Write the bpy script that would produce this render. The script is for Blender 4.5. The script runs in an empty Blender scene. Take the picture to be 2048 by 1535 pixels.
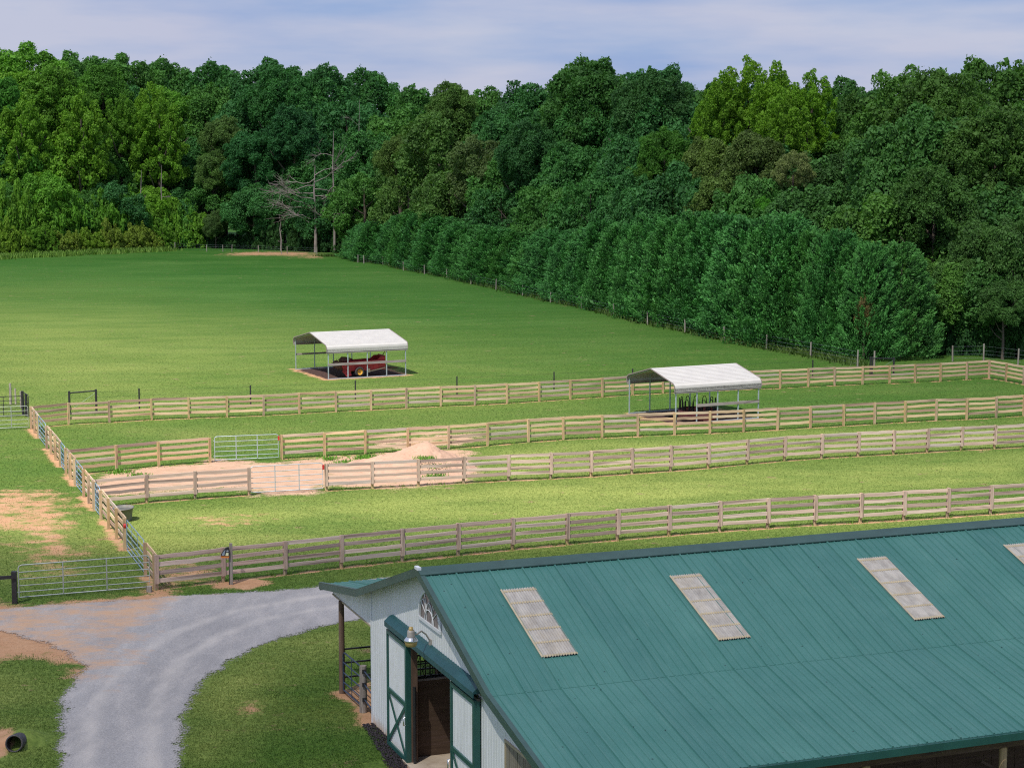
import bpy, math, random
import numpy as np
from mathutils import Vector, Matrix
rad = math.radians
sc = bpy.context.scene
COL = sc.collection
# ------------------------------------------------------------------ camera, sky, sun, exposure
F, PITCH, CH = 3625.0, rad(6.995), 16.26
CX, CY = 1024.0, 767.5
cam = bpy.data.cameras.new('camera'); cam_o = bpy.data.objects.new('camera', cam); COL.objects.link(cam_o)
cam.sensor_width = 36; cam.lens = F / 2048 * 36; cam.clip_end = 9000; cam.clip_start = 0.5
cam_o.location = (0, 0, CH); cam_o.rotation_euler = (rad(90) - PITCH, 0, 0); sc.camera = cam_o
SUN_EL, SUN_AZ = rad(58), rad(-28)            # azimuth: from behind the camera, to its left
sun_vec = Vector((math.sin(SUN_AZ) * math.cos(SUN_EL), -math.cos(SUN_AZ) * math.cos(SUN_EL), math.sin(SUN_EL)))
sl = bpy.data.lights.new('sun', 'SUN'); sl.energy = 4.6; sl.angle = rad(0.6); sl.color = (1.0, 0.95, 0.86)
so = bpy.data.objects.new('sun', sl); COL.objects.link(so); so.rotation_euler = sun_vec.to_track_quat('Z', 'Y').to_euler()
w = bpy.data.worlds.new('World'); sc.world = w; w.use_nodes = True
nt = w.node_tree; nt.nodes.clear()
def N(t, typ, **kw):
    n = t.nodes.new(typ)
    for k, v in kw.items(): setattr(n, k, v)
    return n
out = N(nt, 'ShaderNodeOutputWorld'); bg = N(nt, 'ShaderNodeBackground'); sky = N(nt, 'ShaderNodeTexSky')
sky.sky_type = 'NISHITA'; sky.sun_disc = False; sky.sun_elevation = SUN_EL
sky.sun_rotation = math.atan2(sun_vec.x, sun_vec.y); sky.air_density = 1.3; sky.dust_density = 0.6; sky.ozone_density = 2.0
tc = N(nt, 'ShaderNodeTexCoord'); mp = N(nt, 'ShaderNodeMapping'); mp.inputs['Scale'].default_value = (2.2, 2.2, 9)
no = N(nt, 'ShaderNodeTexNoise'); no.inputs['Scale'].default_value = 2.3; no.inputs['Detail'].default_value = 7; no.inputs['Roughness'].default_value = .52
rp = N(nt, 'ShaderNodeValToRGB'); rp.color_ramp.elements[0].position = .38; rp.color_ramp.elements[1].position = .66
rp.color_ramp.elements[0].color = (.93, .93, .93, 1); rp.color_ramp.elements[1].color = (.99, .99, .99, 1)
mx = N(nt, 'ShaderNodeMixRGB'); mx.inputs[2].default_value = (5.0, 5.35, 7.4, 1)
mp2 = N(nt, 'ShaderNodeMapping'); mp2.inputs['Scale'].default_value = (2.2, 2.2, 13); mp2.inputs['Location'].default_value = (3, 1, 0)
no2 = N(nt, 'ShaderNodeTexNoise'); no2.inputs['Scale'].default_value = 3.1; no2.inputs['Detail'].default_value = 5; no2.inputs['Roughness'].default_value = .48
rp2 = N(nt, 'ShaderNodeValToRGB'); rp2.color_ramp.elements[0].position = .36; rp2.color_ramp.elements[0].color = (1.75, 2.4, 4.0, 1)
rp2.color_ramp.elements[1].position = .62; rp2.color_ramp.elements[1].color = (3.05, 3.2, 4.15, 1)
L = nt.links.new
L(tc.outputs['Generated'], mp.inputs[0]); L(mp.outputs[0], no.inputs[0]); L(no.outputs[0], rp.inputs[0]); L(rp.outputs[0], mx.inputs[0])
L(tc.outputs['Generated'], mp2.inputs[0]); L(mp2.outputs[0], no2.inputs[0]); L(no2.outputs[0], rp2.inputs[0]); L(rp2.outputs[0], mx.inputs[2])
L(sky.outputs[0], mx.inputs[1]); L(mx.outputs[0], bg.inputs[0]); bg.inputs[1].default_value = 0.12; L(bg.outputs[0], out.inputs[0])
sc.view_settings.view_transform = 'Standard'; sc.view_settings.look = 'None'; sc.view_settings.exposure = 0.47; sc.view_settings.gamma = 1
sc.view_settings.use_curve_mapping = False
sc.render.engine = 'CYCLES'
sc.cycles.max_bounces = 5; sc.cycles.diffuse_bounces = 3; sc.cycles.glossy_bounces = 2; sc.cycles.transmission_bounces = 3
sc.cycles.transparent_max_bounces = 12; sc.cycles.volume_bounces = 0; sc.cycles.use_denoising = False
sc.cycles.sample_clamp_indirect = 4; sc.cycles.pixel_filter_type = 'BLACKMAN_HARRIS'; sc.cycles.filter_width = 1.15

# ------------------------------------------------------------------ helpers
cp_, sp_ = math.cos(PITCH), math.sin(PITCH)
def ray(x, y):
    a = (x - CX) / F; b = (CY - y) / F
    return np.array([a, cp_ + b * sp_, -sp_ + b * cp_])
def G(x, y, z=0.0):                       # picture point -> point on the level z
    d = ray(x, y); t = (z - CH) / d[2]
    return Vector((d[0] * t, d[1] * t, z))
def D(x, y, Y):                           # picture point -> point at distance Y
    d = ray(x, y); t = Y / d[1]
    return Vector((d[0] * t, Y, CH + d[2] * t))
def pxof(P):
    x, y, z = P[0], P[1], P[2] - CH
    d = y * cp_ - z * sp_; v = y * sp_ + z * cp_
    return CX + F * x / d, CY - F * v / d
def tag(o, label=None, cat=None, group=None, kind=None):
    if label: o['label'] = label
    if cat: o['category'] = cat
    if group: o['group'] = group
    if kind: o['kind'] = kind
    return o
def empty(name, loc=(0, 0, 0), rz=0.0, label=None, cat=None, group=None):
    o = bpy.data.objects.new(name, None); COL.objects.link(o); o.location = loc; o.rotation_euler = (0, 0, rz)
    return tag(o, label, cat, group)
def link(name, me, mat=None, parent=None, loc=(0, 0, 0), rot=(0, 0, 0), scale=(1, 1, 1)):
    o = bpy.data.objects.new(name, me); COL.objects.link(o)
    if mat is not None and len(me.materials) == 0: me.materials.append(mat)
    o.location = loc; o.rotation_euler = rot; o.scale = scale
    if parent is not None: o.parent = parent
    return o
def fastmesh(name, V, Fc, mat=None, smooth=False):
    V = np.asarray(V, np.float32); Fc = np.asarray(Fc, np.int32); k = Fc.shape[1]; n = len(Fc)
    me = bpy.data.meshes.new(name); me.vertices.add(len(V)); me.vertices.foreach_set('co', V.ravel())
    me.loops.add(n * k); me.loops.foreach_set('vertex_index', Fc.ravel())
    me.polygons.add(n); me.polygons.foreach_set('loop_start', np.arange(0, n * k, k, dtype=np.int32))
    try: me.polygons.foreach_set('loop_total', np.full(n, k, np.int32))
    except Exception: pass
    if smooth: me.polygons.foreach_set('use_smooth', np.ones(n, bool))
    me.update(calc_edges=True); me.validate()
    if mat: me.materials.append(mat)
    return me
class MB:
    """collects solids; build() makes ONE mesh object"""
    def __init__(s): s.v = []; s.f = []; s.sm = []
    def add(s, V, Fs, smooth=False):
        n = len(s.v); s.v += [tuple(p) for p in V]; s.f += [tuple(i + n for i in f) for f in Fs]; s.sm += [smooth] * len(Fs); return s
    def box(s, a, b, M=None):
        x0, y0, z0 = a; x1, y1, z1 = b
        V = [Vector(p) for p in ((x0, y0, z0), (x1, y0, z0), (x1, y1, z0), (x0, y1, z0), (x0, y0, z1), (x1, y0, z1), (x1, y1, z1), (x0, y1, z1))]
        if M is not None: V = [M @ p for p in V]
        return s.add(V, [(0, 3, 2, 1), (4, 5, 6, 7), (0, 1, 5, 4), (1, 2, 6, 5), (2, 3, 7, 6), (3, 0, 4, 7)])
    def bar(s, p, q, wd, h, up=(0, 0, 1)):
        p = Vector(p); q = Vector(q); d = (q - p).normalized(); u = Vector(up); sd = d.cross(u)
        if sd.length < 1e-5: sd = d.cross(Vector((0, 1, 0)))
        sd.normalize(); u = sd.cross(d)
        V = [c + sd * a * wd / 2 + u * b * h / 2 for c in (p, q) for a, b in ((-1, -1), (1, -1), (1, 1), (-1, 1))]
        return s.add(V, [(0, 1, 2, 3), (7, 6, 5, 4), (0, 4, 5, 1), (1, 5, 6, 2), (2, 6, 7, 3), (3, 7, 4, 0)])
    def tube(s, pts, r, n=8, cap=True):
        pts = [Vector(p) for p in pts]; rs = r if isinstance(r, (list, tuple)) else [r] * len(pts)
        V = []; ref = None
        for i, p in enumerate(pts):
            d = (pts[min(i + 1, len(pts) - 1)] - pts[max(i - 1, 0)]).normalized()
            if ref is None or abs(ref.dot(d)) > .98: ref = Vector((0, 0, 1)) if abs(d.z) < .9 else Vector((1, 0, 0))
            a = d.cross(ref).normalized(); b = d.cross(a).normalized(); ref = a.cross(d)
            for k in range(n):
                t = 2 * math.pi * k / n; V.append(p + (a * math.cos(t) + b * math.sin(t)) * rs[i])
        Fs = [(i * n + k, i * n + (k + 1) % n, (i + 1) * n + (k + 1) % n, (i + 1) * n + k) for i in range(len(pts) - 1) for k in range(n)]
        s.add(V, Fs, True)
        if cap: s.add(V[:n], [tuple(range(n))]); s.add(V[-n:], [tuple(range(n))[::-1]])
        return s
    def lathe(s, prof, c=(0, 0, 0), n=20, axis='z', closed=False):
        V = []
        for r, z in prof:
            for k in range(n):
                t = 2 * math.pi * k / n; p = (r * math.cos(t), r * math.sin(t), z)
                if axis == 'y': p = (p[0], p[2], p[1])
                if axis == 'x': p = (p[2], p[0], p[1])
                V.append((p[0] + c[0], p[1] + c[1], p[2] + c[2]))
        m = len(prof)
        Fs = [(i * n + k, i * n + (k + 1) % n, ((i + 1) % m) * n + (k + 1) % n, ((i + 1) % m) * n + k) for i in range(m if closed else m - 1) for k in range(n)]
        return s.add(V, Fs, True)
    def build(s, name, mat, parent=None, loc=(0, 0, 0), rot=(0, 0, 0)):
        me = bpy.data.meshes.new(name); me.from_pydata(s.v, [], s.f); me.polygons.foreach_set('use_smooth', s.sm); me.update()
        return link(name, me, mat, parent, loc, rot)
    def mesh(s, name, mat=None):
        me = bpy.data.meshes.new(name); me.from_pydata(s.v, [], s.f); me.polygons.foreach_set('use_smooth', s.sm); me.update()
        if mat: me.materials.append(mat)
        return me

# ------------------------------------------------------------------ materials
def mat_new(name):
    m = bpy.data.materials.new(name); m.use_nodes = True; t = m.node_tree; t.nodes.clear()
    o = N(t, 'ShaderNodeOutputMaterial'); b = N(t, 'ShaderNodeBsdfPrincipled'); t.links.new(b.outputs[0], o.inputs[0])
    return m, t, b, o
def noise(t, coord, scale, detail=4, rough=.55, stretch=None, off=None):
    n = N(t, 'ShaderNodeTexNoise'); n.inputs['Scale'].default_value = scale; n.inputs['Detail'].default_value = detail; n.inputs['Roughness'].default_value = rough
    src = coord
    if stretch or off:
        mpn = N(t, 'ShaderNodeMapping')
        if stretch: mpn.inputs['Scale'].default_value = stretch
        if off: mpn.inputs['Location'].default_value = off
        t.links.new(coord, mpn.inputs[0]); src = mpn.outputs[0]
    t.links.new(src, n.inputs['Vector']); return n.outputs[0]
def ramp(t, fac, stops):
    r = N(t, 'ShaderNodeValToRGB'); e = r.color_ramp.elements
    while len(e) < len(stops): e.new(.5)
    for i, (p, c) in enumerate(stops):
        e[i].position = p; e[i].color = (c, c, c, 1) if isinstance(c, (int, float)) else tuple(c) + (1,)
    t.links.new(fac, r.inputs[0]); return r.outputs[0]
def mixc(t, fac, a, b, mode='MIX'):
    m = N(t, 'ShaderNodeMixRGB'); m.blend_type = mode
    for i, v in ((0, fac), (1, a), (2, b)):
        if isinstance(v, (int, float)): m.inputs[i].default_value = v if i == 0 else (v, v, v, 1)
        elif isinstance(v, tuple): m.inputs[i].default_value = v + (1,)
        else: t.links.new(v, m.inputs[i])
    return m.outputs[0]
def math_(t, op, a, b=None, clamp=False):
    m = N(t, 'ShaderNodeMath'); m.operation = op; m.use_clamp = clamp
    for i, v in ((0, a), (1, b)):
        if v is None: continue
        if isinstance(v, (int, float)): m.inputs[i].default_value = v
        else: t.links.new(v, m.inputs[i])
    return m.outputs[0]
def bump(t, b, h, strength, dist=.02):
    n = N(t, 'ShaderNodeBump'); n.inputs['Strength'].default_value = strength; n.inputs['Distance'].default_value = dist
    t.links.new(h, n.inputs['Height']); t.links.new(n.outputs[0], b.inputs['Normal'])
def coords(t, kind='Object'):
    return N(t, 'ShaderNodeTexCoord').outputs[kind]
def geo(t): return N(t, 'ShaderNodeNewGeometry').outputs['Position']
def paint(name, col, rough=.5, metal=0.0, var=.15, scale=3.0, dirt=None, bumpy=0.0):
    m, t, b, o = mat_new(name); c = coords(t)
    n = noise(t, c, scale, 5)
    lo = tuple(x * (1 - var) for x in col); hi = tuple(min(1, x * (1 + var)) for x in col)
    cc = ramp(t, n, [(.3, lo), (.7, hi)])
    if dirt:
        n2 = noise(t, c, scale * 2.3, 6, .65); cc = mixc(t, ramp(t, n2, [(.5, 0.0), (.75, .8)]), cc, dirt)
    t.links.new(cc, b.inputs['Base Color']); b.inputs['Roughness'].default_value = rough; b.inputs['Metallic'].default_value = metal
    if bumpy: bump(t, b, noise(t, c, scale * 8, 4), bumpy)
    return m
def wood(name, tones, streak=(1.2, 14, 14), dark=.5, rough=.85):
    m, t, b, o = mat_new(name); c = coords(t); oi = N(t, 'ShaderNodeObjectInfo')
    base = ramp(t, oi.outputs['Random'], [(i / max(1, len(tones) - 1), col) for i, col in enumerate(tones)])
    mpn = N(t, 'ShaderNodeMapping'); cmb = N(t, 'ShaderNodeCombineXYZ')
    r9 = math_(t, 'MULTIPLY', oi.outputs['Random'], 37.0)
    for i in range(3): t.links.new(r9, cmb.inputs[i])
    t.links.new(c, mpn.inputs[0]); t.links.new(cmb.outputs[0], mpn.inputs['Location']); mpn.inputs['Scale'].default_value = streak
    n1 = noise(t, mpn.outputs[0], 1.0, 6, .6); n2 = noise(t, mpn.outputs[0], .45, 3, .5)
    cc = mixc(t, ramp(t, n1, [(.35, 0.0), (.7, 1.0)]), mixc(t, 1.0, base, (.62, .58, .56), 'MULTIPLY'), base)
    cc = mixc(t, ramp(t, n2, [(.54, 0.0), (.64, dark)]), cc, (.12, .075, .06)); cc = mixc(t, ramp(t, noise(t, mpn.outputs[0], .8, 2, .5, None, (9, 9, 9)), [(.66, 0.0), (.72, .9)]), cc, (.06, .035, .03))
    t.links.new(cc, b.inputs['Base Color']); b.inputs['Roughness'].default_value = rough
    bump(t, b, n1, .5, .01); return m
M = {}
M['rail'] = wood('weathered_rail_wood', [(.66, .50, .37), (.84, .60, .37), (.72, .50, .31), (.42, .31, .25), (.92, .70, .43), (.60, .52, .45), (.50, .34, .24), (.88, .68, .48), (.76, .56, .38), (.58, .46, .37)], (1.0, 16, 16), .55)
M['post'] = wood('treated_post_wood', [(.60, .45, .23), (.52, .38, .20), (.66, .49, .28), (.52, .41, .29), (.60, .42, .24)], (16, 16, 1.2), .4)
M['rail2'] = wood('pinkish_rail_wood', [(.66, .50, .43), (.80, .60, .50), (.70, .52, .44), (.42, .31, .28), (.86, .68, .58), (.62, .53, .49), (.50, .36, .31), (.84, .66, .56), (.74, .56, .47), (.58, .46, .41)], (1.0, 16, 16), .55)
M['face'] = wood('face_board_wood', [(.62, .47, .40), (.74, .55, .44), (.50, .37, .31), (.68, .52, .42)], (16, 16, 1.0), .5)
M['greypost'] = wood('grey_post_wood', [(.42, .39, .35), (.34, .31, .28), (.47, .43, .38)], (16, 16, 1.2), .3)
M['darkpost'] = wood('brown_round_post_wood', [(.16, .10, .07), (.20, .13, .09)], (10, 10, 1.0), .4)
M['stallwood'] = wood('stall_board_wood', [(.115, .07, .042), (.14, .085, .05), (.09, .058, .038)], (1.2, 14, 14), .5)
M['plank'] = wood('grey_plank_wood', [(.36, .32, .32), (.42, .38, .36)], (1.0, 14, 14), .3)
M['galv'] = paint('galvanised_steel', (.42, .50, .55), .45, .35, .15)
M['galvblue'] = paint('blue_grey_gate_steel', (.28, .40, .50), .42, .25, .15)
M['gategrey'] = paint('grey_gate_steel', (.40, .44, .42), .45, .3, .12, dirt=(.30, .22, .15))
M['black'] = paint('black_painted_steel', (.022, .022, .024), .5, 0, .2)
M['navy'] = paint('dark_blue_painted_pipe', (.035, .055, .10), .4, 0, .2)
M['red'] = paint('spreader_red', (.50, .035, .045), .45, 0, .25, 4, dirt=(.25, .06, .05))
M['darkred'] = paint('rusty_dark_red', (.10, .025, .022), .7, 0, .3, 6, dirt=(.07, .04, .03))
M['rust'] = paint('rusty_iron', (.13, .06, .035), .85, 0, .4, 9)
M['yellow'] = paint('yellow_wheel_paint', (.62, .33, .03), .5, 0, .2, 6, dirt=(.25, .12, .04))
M['rubber'] = paint('tyre_rubber', (.035, .033, .032), .9, 0, .3, 10)
M['cream'] = paint('pale_tan_paint', (.50, .42, .28), .6, 0, .15)
M['teal'] = paint('green_roof_paint', (.050, .155, .140), .48, 0, .08, .6, bumpy=0)
M['trim'] = paint('dark_green_trim', (.020, .095, .080), .42, 0, .12, 2)
M['rake'] = paint('green_grey_rake_trim', (.045, .095, .082), .45, 0, .15, 2)
M['flash'] = paint('fold_flashing_green', (.055, .185, .155), .5, 0, .25, 3)
M['tan'] = paint('tan_trim', (.45, .37, .25), .6, 0, .12)
M['white'] = paint('white_trim', (.75, .77, .80), .5, 0, .05)
M['concrete'] = paint('stained_concrete', (.58, .48, .37), .9, 0, .18, 1.3, dirt=(.34, .23, .15), bumpy=.1)
M['plastic'] = paint('grey_tub_plastic', (.16, .16, .15), .55, 0, .2, 5, dirt=(.22, .15, .08))
M['pipeblk'] = paint('black_corrugated_plastic', (.05, .05, .055), .5, 0, .25, 7, dirt=(.2, .14, .1))
M['redpl'] = paint('red_plastic_latch', (.50, .03, .03), .4, 0, .1)
M['bark'] = paint('tree_bark', (.12, .095, .075), .95, 0, .35, 1.5, bumpy=.6)
M['deadwood'] = paint('bleached_dead_wood', (.27, .23, .21), .9, 0, .3, 1.2)
M['mat_dark'] = paint('dark_interior_metal', (.03, .028, .027), .6)
# gable siding: painted ribbed steel with rusty dirt splash near the ground
def siding():
    m, t, b, o = mat_new('white_ribbed_siding'); c = coords(t)
    sep = N(t, 'ShaderNodeSeparateXYZ'); t.links.new(c, sep.inputs[0])
    n = noise(t, c, 1.5, 5, .6, (1, 1, .35)); n2 = noise(t, c, 9, 4, .6, (1, 1, .2))
    cc = ramp(t, n, [(.3, (.72, .735, .74)), (.7, (.82, .83, .835))])
    low = math_(t, 'ADD', sep.outputs[2], math_(t, 'MULTIPLY', n2, .55))
    cc = mixc(t, ramp(t, low, [(.30, .75), (.62, 0.0)]), cc, (.55, .36, .20))
    hi = ramp(t, n2, [(.52, 0.0), (.75, .35)])
    cc = mixc(t, mixc(t, 1.0, hi, ramp(t, sep.outputs[2], [(.0, 0.0), (1.0, 1.0)]), 'MULTIPLY'), cc, (.50, .48, .40))
    t.links.new(cc, b.inputs['Base Color']); b.inputs['Roughness'].default_value = .5; return m
M['siding'] = siding()
def roofmat():
    m, t, b, o = mat_new('green_metal_roof'); c = coords(t)
    n = noise(t, c, .5, 6, .6); n2 = noise(t, c, 6, 4, .6, (1, .12, 1)); n3 = noise(t, c, 40, 2)
    cc = ramp(t, n, [(.3, (.054, .184, .160)), (.72, (.078, .224, .196))])
    cc = mixc(t, ramp(t, n2, [(.5, 0.0), (.8, .35)]), cc, (.052, .165, .142))
    sx = N(t, 'ShaderNodeSeparateXYZ'); t.links.new(c, sx.inputs[0]); wn = N(t, 'ShaderNodeTexWhiteNoise'); wn.noise_dimensions = '1D'
    t.links.new(math_(t, 'FLOOR', math_(t, 'DIVIDE', math_(t, 'ADD', sx.outputs[0], .4), .9144)), wn.inputs['W'])
    cc = mixc(t, 1.0, cc, mixc(t, wn.outputs['Value'], (.93, .94, .95), (1.05, 1.04, 1.02)), 'MULTIPLY')
    n4 = noise(t, c, 5, 5, .7, (2.2, .10, .5)); cc = mixc(t, ramp(t, n4, [(.50, 0.0), (.72, .22)]), cc, (.17, .30, .27))
    # screw heads and small stains scattered along the purlins
    v = N(t, 'ShaderNodeTexVoronoi'); v.inputs['Scale'].default_value = 2.2; t.links.new(c, v.inputs['Vector'])
    cc = mixc(t, ramp(t, v.outputs['Distance'], [(.03, .9), (.07, 0.0)]), cc, (.015, .04, .04))
    t.links.new(cc, b.inputs['Base Color']); b.inputs['Roughness'].default_value = .5; b.inputs['Specular IOR Level'].default_value = .35
    bump(t, b, n3, .04, .01); return m
M['roof'] = roofmat()
def carroof():
    m, t, b, o = mat_new('white_carport_sheet'); c = coords(t); n = noise(t, c, 1.5, 5)
    cc = ramp(t, n, [(.3, (.45, .435, .42)), (.7, (.51, .495, .475))]); n2 = noise(t, c, 7, 5, .6, (.15, 1, 1))
    cc = mixc(t, ramp(t, n2, [(.58, 0.0), (.8, .4)]), cc, (.45, .42, .38))
    t.links.new(cc, b.inputs['Base Color']); b.inputs['Roughness'].default_value = .45; return m
M['carroof'] = carroof()
def skylightmat():
    m, t, b, o = mat_new('fibreglass_skylight'); c = coords(t); n = noise(t, c, 4, 6, .65, (1, .25, 1)); n2 = noise(t, c, 1.2, 4)
    cc = ramp(t, n, [(.25, (.30, .275, .245)), (.75, (.62, .58, .52))]); cc = mixc(t, ramp(t, n2, [(.5, 0.0), (.8, .5)]), cc, (.42, .33, .20))
    t.links.new(cc, b.inputs['Base Color']); b.inputs['Roughness'].default_value = .35; return m
M['skylight'] = skylightmat()
def glassmat():
    m, t, b, o = mat_new('dusty_window_glass'); c = coords(t)
    cc = ramp(t, noise(t, c, 5, 5), [(.3, (.10, .085, .075)), (.7, (.20, .16, .14))]); t.links.new(cc, b.inputs['Base Color']); b.inputs['Roughness'].default_value = .15; return m
M['glass'] = glassmat()
def lenspl():
    m, t, b, o = mat_new('aged_amber_lamp_plastic'); cc = ramp(t, noise(t, coords(t), 8, 3), [(.3, (.45, .30, .10)), (.7, (.60, .44, .18))])
    t.links.new(cc, b.inputs['Base Color']); b.inputs['Roughness'].default_value = .3; return m
M['amber'] = lenspl()
M['alu'] = paint('bright_lamp_aluminium', (.75, .76, .78), .22, .85, .05)
M['lampbody'] = paint('weathered_lamp_body', (.42, .38, .34), .6, .3, .2, 8)
# leaves: tint from the object colour, darker/lighter by clump
def leafmat(name, trans=.28, nscale=.9):
    m, t, b, o = mat_new(name); oi = N(t, 'ShaderNodeObjectInfo'); at = N(t, 'ShaderNodeAttribute'); at.attribute_name = 'tone'
    nz = noise(t, coords(t), nscale * 3, 3)
    k = math_(t, 'MULTIPLY', at.outputs['Fac'], math_(t, 'ADD', math_(t, 'MULTIPLY', nz, .9), .55))
    cc = mixc(t, 1.0, oi.outputs['Color'], mixc(t, k, (.42, .50, .52), (1.75, 2.0, 1.35)), 'MULTIPLY')
    t.links.new(cc, b.inputs['Base Color']); b.inputs['Roughness'].default_value = .6; b.inputs['Specular IOR Level'].default_value = .2
    tr = N(t, 'ShaderNodeBsdfTranslucent'); t.links.new(mixc(t, 1.0, cc, (1.15, 1.25, .55), 'MULTIPLY'), tr.inputs[0])
    ms = N(t, 'ShaderNodeMixShader'); ms.inputs[0].default_value = trans
    t.links.new(b.outputs[0], ms.inputs[1]); t.links.new(tr.outputs[0], ms.inputs[2]); t.links.new(ms.outputs[0], o.inputs[0]); return m
M['leaf'] = leafmat('broadleaf_foliage'); M['needle'] = leafmat('conifer_foliage', .12)
# ------------------------------------------------------------------ ground zones (real outlines of the bare soil, gravel and sand)
def poly(px): return np.array([list(G(x, y))[:2] for x, y in px])
def sdist(P, pl, closed=True):
    """signed distance (positive inside) of points P to polygon pl; unsigned negative for open lines"""
    A = pl; B = np.roll(pl, -1, 0) if closed else pl[1:]
    if not closed: A = pl[:-1]
    best = np.full(len(P), 1e9, np.float32); ins = np.zeros(len(P), bool)
    for a, b in zip(A, B):
        d = b - a; t = np.clip(((P - a) @ d) / (d @ d + 1e-9), 0, 1)
        q = a + t[:, None] * d; best = np.minimum(best, np.hypot(*(P - q).T))
        if closed:
            c = (a[1] > P[:, 1]) != (b[1] > P[:, 1])
            with np.errstate(divide='ignore', invalid='ignore'):
                xx = (b[0] - a[0]) * (P[:, 1] - a[1]) / (b[1] - a[1] + 1e-12) + a[0]
            ins ^= c & (P[:, 0] < xx)
    return np.where(ins, best, -best) if closed else -best
GRAVEL = poly([(-200, 1228), (0, 1216), (150, 1206), (300, 1196), (345, 1191), (480, 1185), (600, 1177), (640, 1171), (735, 1159), (782, 1152), (900, 1140), (1300, 1100), (1300, 1128), (900, 1172), (800, 1215),
               (730, 1237), (640, 1254), (560, 1277), (480, 1311), (422, 1350), (388, 1390), (369, 1430), (362, 1480), (357, 1540), (352, 1700), (110, 1700), (120, 1540), (119, 1440), (124, 1400), (142, 1365), (170, 1330), (100, 1290), (0, 1262), (-200, 1262)])
SOIL = [  # (outline, edge softness m, strength)
    (poly([(-100, 985), (0, 975), (105, 978), (150, 1000), (155, 1040), (150, 1075), (175, 1105), (150, 1118), (60, 1120), (30, 1065), (-100, 1050)]), 1.2, .62),
    (poly([(-200, 1205), (0, 1200), (40, 1212), (120, 1205), (180, 1198), (300, 1187), (290, 1172), (330, 1178), (360, 1186), (345, 1196), (290, 1215), (230, 1265), (200, 1330), (160, 1352), (138, 1335), (100, 1316), (40, 1312), (0, 1322), (-200, 1330)]), .8, .95),
    (poly([(318, 1128), (400, 1120), (450, 1140), (445, 1160), (330, 1178), (312, 1165)]), .8, .6),
    (poly([(668, 1384), (735, 1360), (760, 1380), (760, 1450), (724, 1452), (706, 1415), (680, 1395)]), .25, 1.0),
    (poly([(800, 1517), (900, 1500), (940, 1560), (830, 1600), (790, 1560), (770, 1545)]), .3, .9),
    (poly([(484, 1398), (520, 1398), (530, 1420), (508, 1440), (480, 1432)]), .35, .62),
    (poly([(425, 1162), (520, 1156), (540, 1166), (500, 1178), (430, 1176)]), .3, .95),
    (poly([(0, 1460), (22, 1455), (20, 1500), (12, 1520), (-30, 1515), (-30, 1470)]), .2, .9),
    (poly([(380, 1030), (520, 1026), (540, 1046), (470, 1060), (390, 1052)]), .9, .42),
    (poly([(20, 1090), (130, 1080), (150, 1150), (60, 1160)]), .9, .5),
    (poly([(455, 503), (560, 503), (655, 509), (640, 515), (520, 511), (455, 508)]), 2.5, .9),
]
SAND = [
    (poly([(168, 985), (200, 950), (240, 938), (330, 932), (400, 926), (430, 917), (560, 925), (650, 914), (730, 909), (820, 903), (900, 897), (950, 902), (940, 915), (950, 940), (945, 962), (910, 968), (840, 976), (650, 972), (640, 988), (520, 992), (480, 975), (300, 986), (220, 992)]), .9, .80),
    (poly([(730, 882), (800, 874), (900, 868), (965, 864), (970, 880), (900, 893), (760, 900)]), .8, .6),
]
LIT_DRY = [(poly([(150, 1120), (320, 1125), (800, 1070), (1400, 1010), (2100, 965), (2100, 905), (1400, 945), (1000, 970), (600, 1005), (200, 1030)]), 2.5, .95),  # sunlit strips and field patch painted as paler grass, plus worn lawn
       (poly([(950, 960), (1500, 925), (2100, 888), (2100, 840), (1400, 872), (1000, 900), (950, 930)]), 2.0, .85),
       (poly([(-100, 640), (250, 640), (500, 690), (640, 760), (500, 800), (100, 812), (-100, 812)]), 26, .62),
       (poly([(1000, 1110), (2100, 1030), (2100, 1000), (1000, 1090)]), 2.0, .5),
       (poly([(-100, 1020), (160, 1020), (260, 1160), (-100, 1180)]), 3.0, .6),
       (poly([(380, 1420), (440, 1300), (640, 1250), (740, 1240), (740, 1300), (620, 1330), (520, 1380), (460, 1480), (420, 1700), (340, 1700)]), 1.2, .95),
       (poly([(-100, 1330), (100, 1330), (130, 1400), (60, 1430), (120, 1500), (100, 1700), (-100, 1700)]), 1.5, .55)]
def lit_dryness(P):  # weight of the painted sunlight and worn grass at each point
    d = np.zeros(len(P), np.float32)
    for pl, s, k in LIT_DRY: d = np.maximum(d, k * np.clip(.5 + sdist(P, pl) / (2 * s), 0, 1))
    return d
SHADE_SOIL = []
FENCE_LINES = []
def zones(P):
    soil = np.zeros(len(P), np.float32); sand = soil.copy(); dark = soil.copy()
    for pl, s, k in SOIL: soil = np.maximum(soil, k * np.clip(.5 + sdist(P, pl) / (2 * s), 0, 1))
    for pl, s, k in SAND: sand = np.maximum(sand, k * np.clip(.5 + sdist(P, pl) / (2 * s), 0, 1))
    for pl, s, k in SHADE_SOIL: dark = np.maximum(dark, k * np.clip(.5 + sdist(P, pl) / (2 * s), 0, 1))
    for pl, wd, k in FENCE_LINES: soil = np.maximum(soil, k * np.clip(1.15 + sdist(P, pl, False) / wd, 0, 1))
    return soil, sand, dark
def setattr_(me, name, arr):
    a = me.attributes.new(name, 'FLOAT', 'POINT'); a.data.foreach_set('value', np.asarray(arr, np.float32))
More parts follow.
